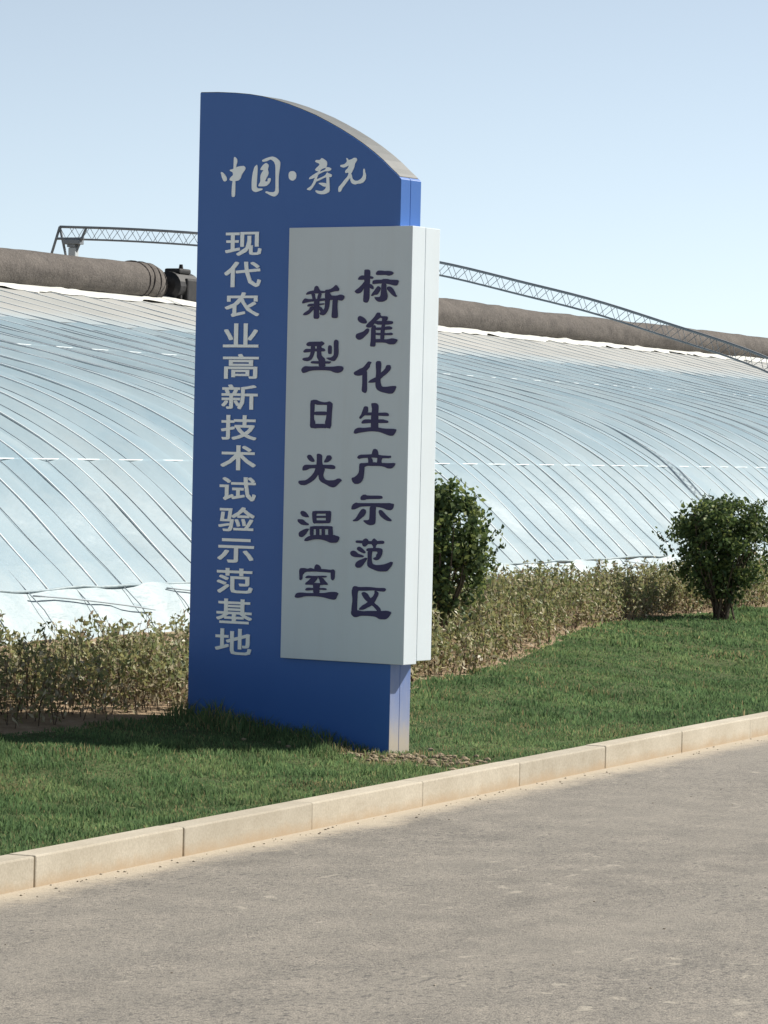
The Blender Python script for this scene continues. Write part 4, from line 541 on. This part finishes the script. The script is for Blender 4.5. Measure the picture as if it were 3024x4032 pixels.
# cross-pattern along the house: ridge over each bow, valley under each press cord
ph = [0.0, 0.035, 0.2, 0.42, 0.60, 0.64, 0.80, 0.965]
of = [1.0, 0.86, 0.42, -0.25, -1.0, -0.90, -0.05, 0.86]
xsL, ofL, sagL = [], [], []
for k in range(len(ridges) - 1):
    wdt = ridges[k + 1] - ridges[k]
    a = 1.0 + rng.normal(0, 0.24); vsh = rng.normal(0, 0.03)
    for p, o_ in zip(ph, of):
        xsL.append(ridges[k] + wdt * (p + (vsh if 0.3 < p < 0.7 else 0))); ofL.append(o_ if o_ > 0.8 else o_ * a); sagL.append(0)
xsL.append(ridges[-1]); ofL.append(1.0)
xsL = np.array(xsL); ofL = np.array(ofL)
valleys = xsL[4::8]
def film_part(i0, i1, amp, wrinkle):
    S_ = PR[i0:i1 + 1]; N_ = NR[i0:i1 + 1]; o_ = S_[:, 0]
    A = np.array([amp(v) for v in o_])
    XX = np.repeat(xsL[:, None], len(S_), 1)
    w_ = wrinkle * vnoise(XX * 2.3, np.repeat(np.arange(i0, i1 + 1)[None] * 0.22, len(xsL), 0), 3.0)
    off = ofL[:, None] * A[None] + w_
    Y = GY + S_[None, :, 0] + N_[None, :, 0] * off
    Z = S_[None, :, 1] + N_[None, :, 1] * off
    V = rel(np.stack([XX, Y, Z], -1).reshape(-1, 3)); n = len(S_)
    I = (np.arange(len(xsL) - 1)[:, None] * n + np.arange(n - 1)[None]).ravel()
    return V, np.stack([I, I + n, I + n + 1, I + 1], 1)
AMP = 0.024
amp_main = lambda v: AMP * min(1.0, 0.25 + max(0, v) / 0.9) * (1.0 if v < 5 else max(0.45, 1 - (v - 5) / 6))
V, F = film_part(iseam, inet, amp_main, 0.009)
link("roof_film", np_mesh("roof_film", V, F), M_film, gh)
V, F = film_part(inet, len(PR) - 1, lambda v: AMP * 0.25, 0.006)
link("vent_film", np_mesh("vent_film", V, F), M_net, gh)
V, F = film_part(0, iseam, lambda v: AMP * 0.25 + 0.003, 0.045)
link("skirt_film", np_mesh("skirt_film", V, F, smooth=True), M_skirt, gh)
def along(i0, i1, offs, step=2):
    ids = list(range(i0, i1 + 1, step))
    if ids[-1] != i1: ids.append(i1)
    return [(0, PR[i, 0] + NR[i, 0] * offs(PR[i, 0]), PR[i, 1] + NR[i, 1] * offs(PR[i, 0]) - 0.4) for i in ids]
bm = bmesh.new(); tube(bm, along(iseam, len(PR) - 1, lambda v: amp_main(v) + 0.002 if v < 7.9 else AMP * .25), 0.0125, 6)  # white tube along each ridge stands in for the highlight on the film
bead_me = None
bead0 = bm_obj("ridge_highlight", bm, M_bead, gh, smooth=True); bead0.location = (ridges[0] - 60, 0, 0)
bm = bmesh.new(); tube(bm, along(0, len(PR) - 1, lambda v: (-amp_main(v) if v < 7.9 else -AMP * .25) + (0.006 if v < 7.6 else -0.03) + (0.03 if v < 0 else 0)), 0.0056, 6)
cord0 = bm_obj("press_cord", bm, M_cord, gh, smooth=True); cord0.location = (valleys[0] - 60, 0, 0)
for x in ridges[1:]:
    c_ = bead0.copy(); COL.objects.link(c_); c_.parent = gh; c_.location = (x - 60, 0, 0)
for x in valleys[1:]:
    c_ = cord0.copy(); COL.objects.link(c_); c_.parent = gh; c_.location = (x - 60, 0, 0)
# white purlins under the film, showing only in the valleys; seam cord at the skirt
def purlin(o_, sink, r, name, mat, wob=0.0):
    i = int(np.argmin(np.abs(PR[:, 0] - o_)))
    bm = bmesh.new()
    pts = []
    for x in np.arange(RX0 + 1, RX1 - 1, 0.35 if wob else 2.0):
        k = wob * float(vnoise(x * 1.7, 1.3))
        pts.append((x - 60, PR[i, 0] + NR[i, 0] * sink, PR[i, 1] - 0.4 + NR[i, 1] * sink + k))
    tube(bm, pts, r, 6)
    return bm_obj(name, bm, mat, gh, smooth=True)
purlin(1.56, -0.003, 0.009, "purlin", M_bead)
purlin(5.75, -0.003, 0.006, "purlin", M_bead)
purlin(-0.01, 0.008, 0.016, "seam_roll", M_skirt, 0.02)
# slack ropes lying across the skirt
for k in range(9):
    bm = bmesh.new()
    x = 27.5 + k * 3.4 + random.uniform(-.4, .4); L_ = random.uniform(1.8, 2.8)
    pts = []
    for t in np.linspace(0, 1, 10):
        s_ = -0.02 - 0.17 * t ** 1.2
        i = int(np.argmin(np.abs(PR[:, 0] - s_)))
        pts.append((x + L_ * t - 60, s_ - 0.045, np.interp(s_, PR[:, 0], PR[:, 1]) - 0.4 + 0.01))
    tube(bm, pts, 0.009, 5)
    bm_obj("slack_rope", bm, M_cord, gh, smooth=True)
# crest lining, rumpled white edge under the quilt roll
xs = np.arange(RX0 + 1, RX1 - 1, 0.12)
rows = []
for j, t in enumerate(np.linspace(0, 1, 6)):
    wv = 0.05 * vnoise(xs * 1.5, t * 2.0) + 0.03 * vnoise(xs * 4.0, t * 3.0, 2.0)
    y = 10.50 + 0.70 * t + wv * 1.8 * (1 - t); z = np.interp(y, PR[:, 0], PR[:, 1]) + 0.012 + 0.03 * math.sin(t * 3.0) + np.maximum(wv, 0) * 0.5
    z = np.where(y > 10.8, 4.79 + 0.030 + (y - 10.8) * 0.2 + np.maximum(wv, 0) * .5, z)
    rows.append(np.stack([xs - 60, y, z - 0.4], 1))
V = np.stack(rows, 1).reshape(-1, 3); n = 6
I = (np.arange(len(xs) - 1)[:, None] * n + np.arange(n - 1)[None]).ravel()
link("crest_lining", np_mesh("crest_lining", V, np.stack([I, I + n, I + n + 1, I + 1], 1), smooth=True), M_crest, gh)
# back wall and gables
bm = bmesh.new()
box(bm, RX0 - 60, RX1 - 60, 11.35, 14.2, -0.2, 4.2, 0.03)
bm_obj("back_wall", bm, M_wall, gh)
for gx in (RX0 + 0.7, RX1 - 1.2):
    bm = bmesh.new()
    o_ = [(y, z - 0.4 - 0.12) for y, z in PR[::6]] + [(11.34, 4.25), (11.34, -0.2), (-0.38, -0.2)]
    a = [bm.verts.new((gx - 60, y, z)) for y, z in o_]; b = [bm.verts.new((gx - 60 + 0.25, y, z)) for y, z in o_]
    bm.faces.new(a); bm.faces.new(b[::-1])
    for i in range(len(a)):
        j = (i + 1) % len(a); bm.faces.new((a[i], b[i], b[j], a[j]))
    bm_obj("gable_wall", bm, M_wall, gh)

# ------------------------------------------------------------------ quilt rolls
def quilt(x0, x1, label, taper_end):
    R_ = 0.315; yc, zc = GY + 11.18, 5.12
    n = 28
    xs = list(np.arange(x0, x1, 0.30))
    rad = [1.0] * len(xs); dyc = [0.0] * len(xs)
    if taper_end == 'right':
        for t, k in ((0.10, 1.0), (0.26, 0.97), (0.40, 0.90), (0.55, 0.80), (0.68, 0.62), (0.78, 0.46)):
            xs.append(x1 + t); rad.append(k); dyc.append(0)
    if taper_end == 'left':
        for t, k in ((0.10, 1.0), (0.26, 0.97), (0.40, 0.90), (0.55, 0.80), (0.68, 0.62), (0.78, 0.46)):
            xs.insert(0, x0 - t); rad.insert(0, k); dyc.insert(0, 0)
    xs = np.array(xs); rad = np.array(rad)
    th = np.linspace(0, 2 * math.pi, n, endpoint=False)
    XX, TT = np.meshgrid(xs, th, indexing='ij')
    rr = R_ * rad[:, None] * (1 + 0.065 * vnoise(XX * 0.45, np.cos(TT), np.sin(TT)) + 0.050 * vnoise(XX * 1.9, 2 * np.cos(TT), 2 * np.sin(TT)))
    rr = rr * (1 - 0.02 * (np.abs(((XX - 20) / 2.0) % 1 - 0.5) > 0.46))
    Y = yc + rr * np.cos(TT) * 1.04; Z = zc + rr * np.sin(TT)
    # the underside sags onto the roof
    Z = np.where(np.sin(TT) < -0.5, Z - 0.02 * (1 + vnoise(XX * 0.9, 7.0)), Z)
    V = np.stack([XX, Y, Z], -1).reshape(-1, 3) - np.array([(x0 + x1) / 2, yc, zc])
    N = len(xs)
    i, j = np.meshgrid(np.arange(N - 1), np.arange(n), indexing='ij')
    F = np.stack([i * n + j, i * n + (j + 1) % n, (i + 1) * n + (j + 1) % n, (i + 1) * n + j], -1).reshape(-1, 4)
    root = empty("insulation_quilt", ((x0 + x1) / 2, yc, zc))
    tag(root, label, "quilt roll", "rolled insulation quilts along the greenhouse crest")
    link("roll", np_mesh("roll", V, F, smooth=True), M_quilt, root)
    s_ = 1 if taper_end == 'right' else -1
    xe = (x1 if s_ > 0 else x0) - (x0 + x1) / 2
    bm = bmesh.new()
    tube(bm, [(xe + s_ * 0.70, 0, 0), (xe + s_ * 0.80, 0, 0)], [0.165, 0.150], 16)
    bm_obj("rolled_end", bm, M_quilt, root)
    bm = bmesh.new()
    tube(bm, [(xe + s_ * 0.70, 0, 0), (xe + s_ * 1.05, 0, 0)], 0.05, 12)
    bm_obj("shaft", bm, M_iron, root)
    for dx, k in ((-0.28, 1.015), (-0.06, 1.015), (0.30, 0.98), (0.55, 0.83)):
        bm = bmesh.new()
        pts = [(xe + s_ * (dx + 0.10 * math.sin(a * 1.0 + dx * 5) * .8), math.cos(a) * R_ * k * 1.06, math.sin(a) * R_ * k * 1.02) for a in np.linspace(0, 2 * math.pi, 33)]
        tube(bm, pts, 0.017, 6, cap=False)
        bm_obj("strap", bm, M_strap, root, smooth=True)
    return root
quilt(RX0 + 1.0, 54.9, "grey brown rolled quilt left of the sign with a strapped tapering end", 'right')
quilt(60.6, RX1 - 1.5, "grey brown rolled quilt right of the sign behind the sloping truss", 'left')

# drive unit in the gap between the rolls
mot = empty("quilt_winder", (56.35, GY + 11.18, 5.12))
tag(mot, "dark winding gearbox between the quilt rolls, at the sign's left edge", "gearbox")
bm = bmesh.new(); tube(bm, [(-0.40, 0, -0.02), (-0.34, 0, -0.02), (0.40, 0, -0.02), (0.46, 0, -0.02)], [0.17, 0.25, 0.25, 0.18], 20)
box(bm, -0.12, 0.34, -0.27, -0.05, -0.28, 0.12, 0.04)
bm_obj("gearbox", bm, M_iron, mot, smooth=False)
bm = bmesh.new(); box(bm, -0.20, 0.24, -0.15, 0.15, 0.20, 0.29, 0.03); bm_obj("top_cover", bm, M_iron, mot)
bm = bmesh.new(); tube(bm, [(0.10, -0.02, 0.27), (0.10, -0.02, 0.37)], [0.045, 0.03], 10); bm_obj("filler_cap", bm, M_iron, mot)
bm = bmesh.new(); tube(bm, [(0.46, 0, -0.04), (1.0, 0, -0.04), (1.06, 0, -0.04)], [0.19, 0.19, 0.12], 18); bm_obj("motor", bm, M_iron, mot)
bm = bmesh.new(); box(bm, -0.38, 0.96, -0.24, 0.24, -0.36, -0.30, 0.01)
for fx in (-0.25, 0.3, 0.8): box(bm, fx - 0.03, fx + 0.03, -0.22, 0.22, -0.30, -0.18, 0.005)
bm_obj("base_frame", bm, M_iron, mot)

# ------------------------------------------------------------------ truss
TXc = 56.25
TOP = [(13.45, 6.14), (12.2, 6.10), (10.8, 6.02), (8.5, 5.80), (6.2, 5.51), (4.7, 5.18), (3.45, 4.89), (2.28, 4.55), (0.45, 3.97), (-1.1, 3.24), (-2.1, 2.35), (-2.75, 1.35), (-3.0, 0.46)]
TP = spline(TOP, 60); TN = normals(TP)
TB = TP + TN * np.where(TN[:, 1:2] > 0, -0.21, 0.21)
truss = empty("roof_truss", (TXc, GY - 3.0, 0.4))
tag(truss, "grey lattice truss arching over the greenhouse roof behind the sign", "truss")
tl = lambda p, dx=0.0: (dx, p[0] + 3.0, p[1] - 0.4)
bm = bmesh.new(); tube(bm, [tl(p) for p in TP], 0.023, 8); bm_obj("top_chord", bm, M_steel, truss, smooth=True)
for dx in (0.0,):
    bm = bmesh.new(); tube(bm, [tl(p, dx) for p in TB], 0.017, 8); bm_obj("bottom_chord", bm, M_steel, truss, smooth=True)
seg = np.r_[0, np.cumsum(np.hypot(*np.diff(TP, axis=0).T))]
def at(P, s): return np.array([np.interp(s, seg, P[:, 0]), np.interp(s, seg, P[:, 1])])
bm = bmesh.new()
step = 0.30; N = int(seg[-1] / step)
for dx, sh in ((-0.022, 0.0), (0.022, step * 0.62)):
    pts = []
    for k in range(N):
        s = sh + k * step
        pts.append(tl(at(TP, s), dx * 0.15)); pts.append(tl(at(TB, min(s + step / 2, seg[-1])), dx))
    for a, b in zip(pts, pts[1:]):
        tube(bm, [a, b], 0.0050, 5)
bm_obj("lattice", bm, M_steel, truss)
for a, b in (((13.45, 6.14), (13.95, 4.60)), ((13.45, 6.14), (13.05, 4.60)), ((12.93, 6.11), (13.62, 4.60))):
    bm = bmesh.new(); tube(bm, [tl(a), tl(b)], 0.024, 8); bm_obj("leg", bm, M_steel, truss)
bm = bmesh.new(); tube(bm, [tl((13.5, 5.93), -0.03), tl((12.95, 5.93), -0.03)], 0.022, 8); bm_obj("tie_bar", bm, M_steel, truss)
bm = bmesh.new(); box(bm, -0.10, 0.10, 16.02, 16.34, 5.43, 5.51, 0.01); box(bm, -0.08, 0.08, 16.10, 16.26, 5.38, 5.43, 0.01); hub = bm_obj("trolley", bm, M_steel, truss)
bm = bmesh.new(); box(bm, -0.07, 0.07, 16.10, 16.24, 5.17, 5.375, 0.02); bm_obj("motor_housing", bm, M_pale, truss)  # pale lower part of the small motor hung under the bottom chord
bm = bmesh.new(); box(bm, -0.25, 0.25, -0.25, 0.25, -0.05, 0.10, 0.02); bm_obj("foot_block", bm, M_wall, truss)

# ------------------------------------------------------------------ vegetation
def leaf_quads(C, size, D, U, mats, wid=0.42):
    """diamond leaves: centre C, length dir D, width dir U"""
    n = len(C)
    L = D * size[:, None]; Wd = U * (size * wid)[:, None]
    Nn = np.cross(D, U) * (size * 0.18)[:, None]
    V = np.stack([C - L * 0.5, C + Wd * 0.5 + Nn * .5, C + L * 0.5, C - Wd * 0.5 + Nn * .5], 1).reshape(-1, 3)
    F = np.arange(n * 4).reshape(n, 4)
    return V, F
def rand_dirs(n, up=0.0):
    d = rng.normal(size=(n, 3)); d[:, 2] += up
    d /= np.linalg.norm(d, axis=1)[:, None]
    e = np.cross(d, rng.normal(size=(n, 3))); e /= np.linalg.norm(e, axis=1)[:, None]
    return d, e

def shrub(x, y, hgt, rad, base_h, label, seed, wide=0.62):
    z0 = float(ground_z(x, y))
    root = empty("shrub", (x, y, z0)); tag(root, label, "shrub", "round shrubs at the back of the lawn")
    r_ = np.random.default_rng(seed)
    # limbs fan out from the base
    bm = bmesh.new(); tips = []
    for k in range(22):
        a = r_.uniform(0, 2 * math.pi); sp = rad * (0.25 + 0.75 * math.sqrt(r_.random())); h = hgt * r_.uniform(0.62, 0.95)
        p0 = Vector((r_.normal(0, 0.075), r_.normal(0, 0.075), -0.05))
        p1 = Vector((math.cos(a) * sp * 0.30, math.sin(a) * sp * 0.30, h * 0.30))
        p2 = Vector((math.cos(a) * sp * 0.72, math.sin(a) * sp * 0.72, h * 0.65))
        p3 = Vector((math.cos(a) * sp * 0.85, math.sin(a) * sp * 0.85, h))
        tube(bm, [p0, p1, p2, p3], [0.015, 0.012, 0.008, 0.003], 6)
        tips.append((p1, p2, p3))
        for q in range(5):
            t = r_.uniform(0.1, 1); b = p2.lerp(p3, t) if q > 1 else p1.lerp(p2, t)
            e = b + Vector(r_.normal(0, 1, 3)).normalized() * rad * 0.28 + Vector((0, 0, 0.06))
            tube(bm, [b, b.lerp(e, .5) + Vector((0, 0, 0.01)), e], [0.006, 0.004, 0.002], 4)
    bm_obj("trunk", bm, M_twig, root)
    # crown: leafy sprigs on an uneven egg standing on its narrow end
    Cs, szs, ms = [], [], []
    nb = 620
    for k in range(nb):
        a = r_.uniform(0, 2 * math.pi); t = r_.uniform(0.0, 1.0) ** 0.8
        zz = base_h + (hgt - base_h) * t
        env = rad * (0.42 + 0.70 * math.sin(min(1.0, t / wide) * math.pi / 2)) if t < wide else rad * 1.1 * math.sqrt(max(0.02, 1 - ((t - wide) / (1.02 - wide)) ** 2))
        env *= 0.84 + 0.38 * float(vnoise(math.cos(a) * 1.7 + seed, math.sin(a) * 1.7, t * 3.0))
        rr = env * (r_.random() ** 0.42)
        c0 = np.array([math.cos(a) * rr, math.sin(a) * rr, zz])
        n = r_.integers(16, 34); s = 0.055 if t > .25 else 0.07
        P = c0 + r_.normal(0, 1, (n, 3)) * np.array([s, s, s * 1.25])
        Cs.append(P); szs.append(r_.uniform(0.045, 0.080, n))
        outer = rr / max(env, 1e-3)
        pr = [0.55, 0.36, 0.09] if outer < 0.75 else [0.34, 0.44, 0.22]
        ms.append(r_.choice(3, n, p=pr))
    # stray sprigs poking out of the outline
    for k in range(26):
        a = r_.uniform(0, 2 * math.pi); t = r_.uniform(0.45, 1.0)
        rr = rad * 1.02 * math.sqrt(max(0.05, 1 - max(0, (t - wide) / (1.05 - wide)) ** 2)); zz = base_h + (hgt - base_h) * t
        for q in range(5):
            c0 = np.array([math.cos(a) * rr * (1 + 0.05 * q), math.sin(a) * rr * (1 + 0.05 * q), zz + 0.028 * q])
            Cs.append(c0 + r_.normal(0, 0.018, (5, 3))); szs.append(r_.uniform(0.035, 0.06, 5)); ms.append(r_.choice(3, 5, p=[0.3, 0.45, 0.25]))
    C = np.concatenate(Cs); S_ = np.concatenate(szs); m_ = np.concatenate(ms)
    D, U = rand_dirs(len(C), 0.5)
    gap = vnoise(C[:, 0] * 5.5 + seed, C[:, 1] * 5.5, C[:, 2] * 5.5) < 0.14
    low = C[:, 2] < base_h + (hgt - base_h) * 0.22
    k_ = gap & ~(low & (r_.random(len(C)) < 0.45))
    C, S_, m_, D, U = C[k_], S_[k_], m_[k_], D[k_], U[k_]
    V, F = leaf_quads(C, S_, D, U, None, 0.62)
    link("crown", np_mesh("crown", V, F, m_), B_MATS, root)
shrub(41.95, 13.90, 1.37, 0.68, 0.26, "dark round shrub on the lawn rim at the right edge of the photo", 11)
shrub(32.65, 13.72, 1.57, 0.53, 0.38, "dark shrub half hidden behind the right side of the blue sign", 23, 0.48)

# rows of young saplings between the lawn and the greenhouse: one uncountable mass
Cs, Ss, Ms, Ds, Us = [], [], [], [], []
SV, SF = [], []; nv = 0
spots = []
for row in range(20):
    x = 17.0
    while x < 74:
        spots.append((x + rng.normal(0, 0.05), row)); x += rng.uniform(0.13, 0.24)
for (x, row) in spots:
    y = bound(x) + 0.10 + 0.22 * min(1, max(0, (25.5 - x) / 1.5)) + row * 0.14 + rng.normal(0, 0.05)
    if y > bound(x) + 1.75 or y > 16.3: continue
    if abs(x - 24.6) < 0.35 and y < 12.7: continue
    if math.hypot(x - 32.5, y - 13.62) < 0.34 or math.hypot(x - 32.0, y - 13.35) < 0.28: continue     # room kept round the shrub's foot
    z = float(ground_z(x, y))
    far = x > 46
    h = (rng.uniform(0.49, 0.66) - 0.13 * (y - bound(x)) / 1.75) * (1.0 + 0.10 * float(vnoise(x * 0.5, y * 0.5, 9.0))) * (0.80 if row < 2 else 1.0)
    h *= rng.choice((0.76, 0.92, 1.02, 1.17), p=(0.20, 0.32, 0.30, 0.18))
    lean = rng.normal(0, 0.06, 2)
    ns = 1 if far else rng.integers(1, 3)
    for q in range(ns):
        l2 = lean + rng.normal(0, 0.10, 2); hh = h * (1 if q == 0 else rng.uniform(0.6, 0.9))
        b = np.array([x, y, z - 0.02]); t = np.array([x + l2[0] * hh * 1.5, y + l2[1] * hh * 1.5, z + hh])
        w_ = 0.004
        SV += [b + (-w_, 0, 0), b + (w_, 0, 0), t + (w_ * .4, 0, 0), t + (-w_ * .4, 0, 0), b + (0, -w_, 0), b + (0, w_, 0), t + (0, w_ * .4, 0), t + (0, -w_ * .4, 0)]
        SF += [(nv, nv + 1, nv + 2, nv + 3), (nv + 4, nv + 5, nv + 6, nv + 7)]; nv += 8
        n = rng.integers(28, 42) if not far else 22
        u = rng.uniform(0.10, 1.0, n) ** 0.85
        P = b[None] + (t - b)[None] * u[:, None] + rng.normal(0, 1, (n, 3)) * np.array([0.042, 0.042, 0.02]) * (1.15 - 0.6 * u[:, None])
        tone = 0.5 + 0.5 * float(vnoise(x * 0.35, y * 0.6, 4.0))
        pr_top = np.array([0.46, 0.20 + 0.25 * tone, 0.12, 0.10]); pr_low = np.array([0.30, 0.10, 0.34, 0.26])
        k = np.where(u[:, None] > 0.55, pr_top / pr_top.sum(), pr_low / pr_low.sum())
        r0 = rng.random(n); mm = (r0[:, None] > np.cumsum(k, 1)).sum(1).clip(0, 3)
        Cs.append(P); Ss.append(rng.uniform(0.040, 0.074, n)); Ms.append(mm)
C = np.concatenate(Cs); S_ = np.concatenate(Ss); m_ = np.concatenate(Ms)
D, U = rand_dirs(len(C), 0.6)
V, F = leaf_quads(C, S_, D, U, None)
SV = np.array(SV); SF = np.array(SF) + len(V)
hedge = link("low_hedge_planting", np_mesh("low_hedge_planting", np.concatenate([V, SV]), np.concatenate([F, SF]), np.r_[m_, np.full(len(SF), 4)]), H_MATS + [M_twig])
tag(hedge, "olive and brown rows of knee high saplings between the lawn and the greenhouse", "hedge", kind="stuff")

# grass
def blades(X, Y, h, w_, mats, lean=0.45):
    n = len(X); Z = ground_z(X, Y) - 0.006
    a = rng.uniform(0, 2 * math.pi, n); b = rng.uniform(0, 2 * math.pi, n)
    dx, dy = np.cos(a) * w_ / 2, np.sin(a) * w_ / 2
    ln = h * np.abs(rng.normal(0, lean, n)); lx, ly = np.cos(b) * ln, np.sin(b) * ln
    P = lambda x, y, z: np.stack([x, y, z], 1)
    V = np.stack([P(X - dx, Y - dy, Z), P(X + dx, Y + dy, Z), P(X + dx * .75 + lx * .35, Y + dy * .75 + ly * .35, Z + h * .6),
                  P(X - dx * .75 + lx * .35, Y - dy * .75 + ly * .35, Z + h * .6), P(X + lx, Y + ly, Z + h * 0.97)], 1).reshape(-1, 3)
    return V
def grass_mesh(X, Y, h, w_, mats, lean):
    V = blades(X, Y, h, w_, mats, lean); n = len(X); b = np.arange(n) * 5
    F = np.concatenate([np.stack([b, b + 1, b + 2], 1), np.stack([b, b + 2, b + 3], 1), np.stack([b + 3, b + 2, b + 4], 1)])
    return V, F, np.r_[mats, mats, mats]
# density falls with distance from the road camera's side, where blades shrink below a pixel
Xs, Ys = [], []
for x0, x1, den in ((13, 20, 2600), (20, 28, 2300), (28, 36, 1500), (36, 48, 1000), (48, 66, 420)):
    n = int((x1 - x0) * 4.7 * den)
    x = rng.uniform(x0, x1, n); y = rng.uniform(LAWN_Y + 0.005, 14.55, n)
    keep = y < bound(x) + 0.06 + 0.06 * vnoise(x * 4, 2.0)
    Xs.append(x[keep]); Ys.append(y[keep])
X = np.concatenate(Xs); Y = np.concatenate(Ys)
SX = np.array([math.cos(SRZ), math.sin(SRZ)]); SY = np.array([-math.sin(SRZ), math.cos(SRZ)])
def sign_local(X, Y):
    dx, dy = X - SO.x, Y - SO.y
    return dx * SX[0] + dy * SX[1], dx * SY[0] + dy * SY[1]
lx, ly = sign_local(X, Y)
inside = (lx > -1.95) & (lx < -0.13) & (ly > 0.034) & (ly < 0.315)
# bare patch by the sign foot
bare = ((lx - 0.15) / 0.85) ** 2 + ((ly + 0.25) / 0.55) ** 2 + 0.6 * vnoise(X * 3, Y * 3, 1.0) < 0.8
keep = ~inside & ~(bare & (rng.random(len(X)) < 0.62))
X, Y, lx, ly, bare = X[keep], Y[keep], lx[keep], ly[keep], bare[keep]
tone = vnoise(X * 0.9, Y * 0.9, 2.0) * 0.6 + vnoise(X * 2.7, Y * 2.7, 6.0) * 0.5
h = 0.033 + 0.012 * vnoise(X * 1.6, Y * 1.6, 8.0) + 0.016 * vnoise(X * 5, Y * 5, 3.0)
h = np.clip(h, 0.016, None) * rng.uniform(0.7, 1.3, len(X))
edge = np.clip(1 - (Y - LAWN_Y) / 0.12, 0, 1); h *= 1 + edge * (0.75 * vnoise(X * 6.0, 4.0, 9.0) - 0.10)
h *= 1 + 0.9 * np.clip(vnoise(X * 2.4, Y * 2.4, 15.0) - 0.35, 0, 1) / 0.5
# longer uncut grass hugging the face of the sign
hug = np.clip(1 + ly / 0.55, 0, 1) * (ly < 0.04) * np.clip((-0.22 - lx) / 0.5, 0, 1) * np.clip((lx + 2.7) / 0.5, 0, 1)
h *= 1 + 3.2 * hug * (0.75 + 0.5 * vnoise(X * 2.2, Y * 2.2, 7.0))
r0 = rng.random(len(X)) + 0.55 * tone
mt = np.where(r0 < 0.30, 1, np.where(r0 > 0.88, 2, 0))
dry = rng.random(len(X)) < np.where(bare, 0.60, 0.02 + 0.30 * np.clip(vnoise(X * 1.1, Y * 1.5, 12.0) - 0.15, 0, 1))
mt = np.where(dry, 3, mt)
w_ = np.where(X < 28, 0.009, np.where(X < 36, 0.012, 0.018)) * rng.uniform(0.7, 1.25, len(X))
V, F, mi = grass_mesh(X, Y, h, w_, mt, 0.55)
tag(link("grass", np_mesh("grass", V, F, mi), G_MATS), "short dense green grass on the lawn strip", "grass", kind="stuff")

# dry clods and dead grass at the sign foot
r_ = np.random.default_rng(5)
bm = bmesh.new()
for k in range(240):
    a, q = r_.normal(0.18, 0.42), r_.normal(-0.22, 0.24)
    wx = SO.x + SX[0] * a + SY[0] * q; wy = SO.y + SX[1] * a + SY[1] * q
    if wy < LAWN_Y + 0.05 or (-1.95 < a < -0.12 and q > 0.0 and q < .33): continue
    z = float(ground_z(wx, wy)); s = r_.uniform(0.008, 0.030)
    r = bmesh.ops.create_icosphere(bm, subdivisions=1, radius=s)
    rot = Matrix.Rotation(r_.uniform(0, 6), 3, 'Z'); sc = Vector((r_.uniform(.8, 1.5), r_.uniform(.8, 1.4), r_.uniform(.5, .9)))
    for v in r["verts"]:
        v.co = rot @ Vector((v.co.x * sc.x, v.co.y * sc.y, v.co.z * sc.z)) * r_.uniform(.8, 1.2) + Vector((wx, wy, z + s * .25))
tag(bm_obj("soil_clods", bm, M_clod, smooth=False), "crumbled soil clods on the bare patch at the sign foot", "soil", kind="stuff")

# loose grit along the kerb foot and on the road
bm = bmesh.new()
for k in range(330):
    if k < 260:
        x, y = r_.uniform(13, 44), KY - abs(r_.normal(0, 0.10)) - 0.01
        s = r_.uniform(0.002, 0.008)
    else:
        x = r_.uniform(11.5, 30); y = r_.uniform(4.5, KY - 0.2); s = r_.uniform(0.002, 0.006)
    r = bmesh.ops.create_icosphere(bm, subdivisions=1, radius=s)
    sc = (r_.uniform(.8, 1.7), r_.uniform(.8, 1.5), r_.uniform(.5, .9))
    for v in r["verts"]:
        v.co = Vector((v.co.x * sc[0], v.co.y * sc[1], v.co.z * sc[2])) * r_.uniform(.85, 1.15) + Vector((x, y, s * 0.4))
tag(bm_obj("loose_gravel", bm, M_stone), "scattered small stones along the kerb foot and over the road", "gravel", kind="stuff")
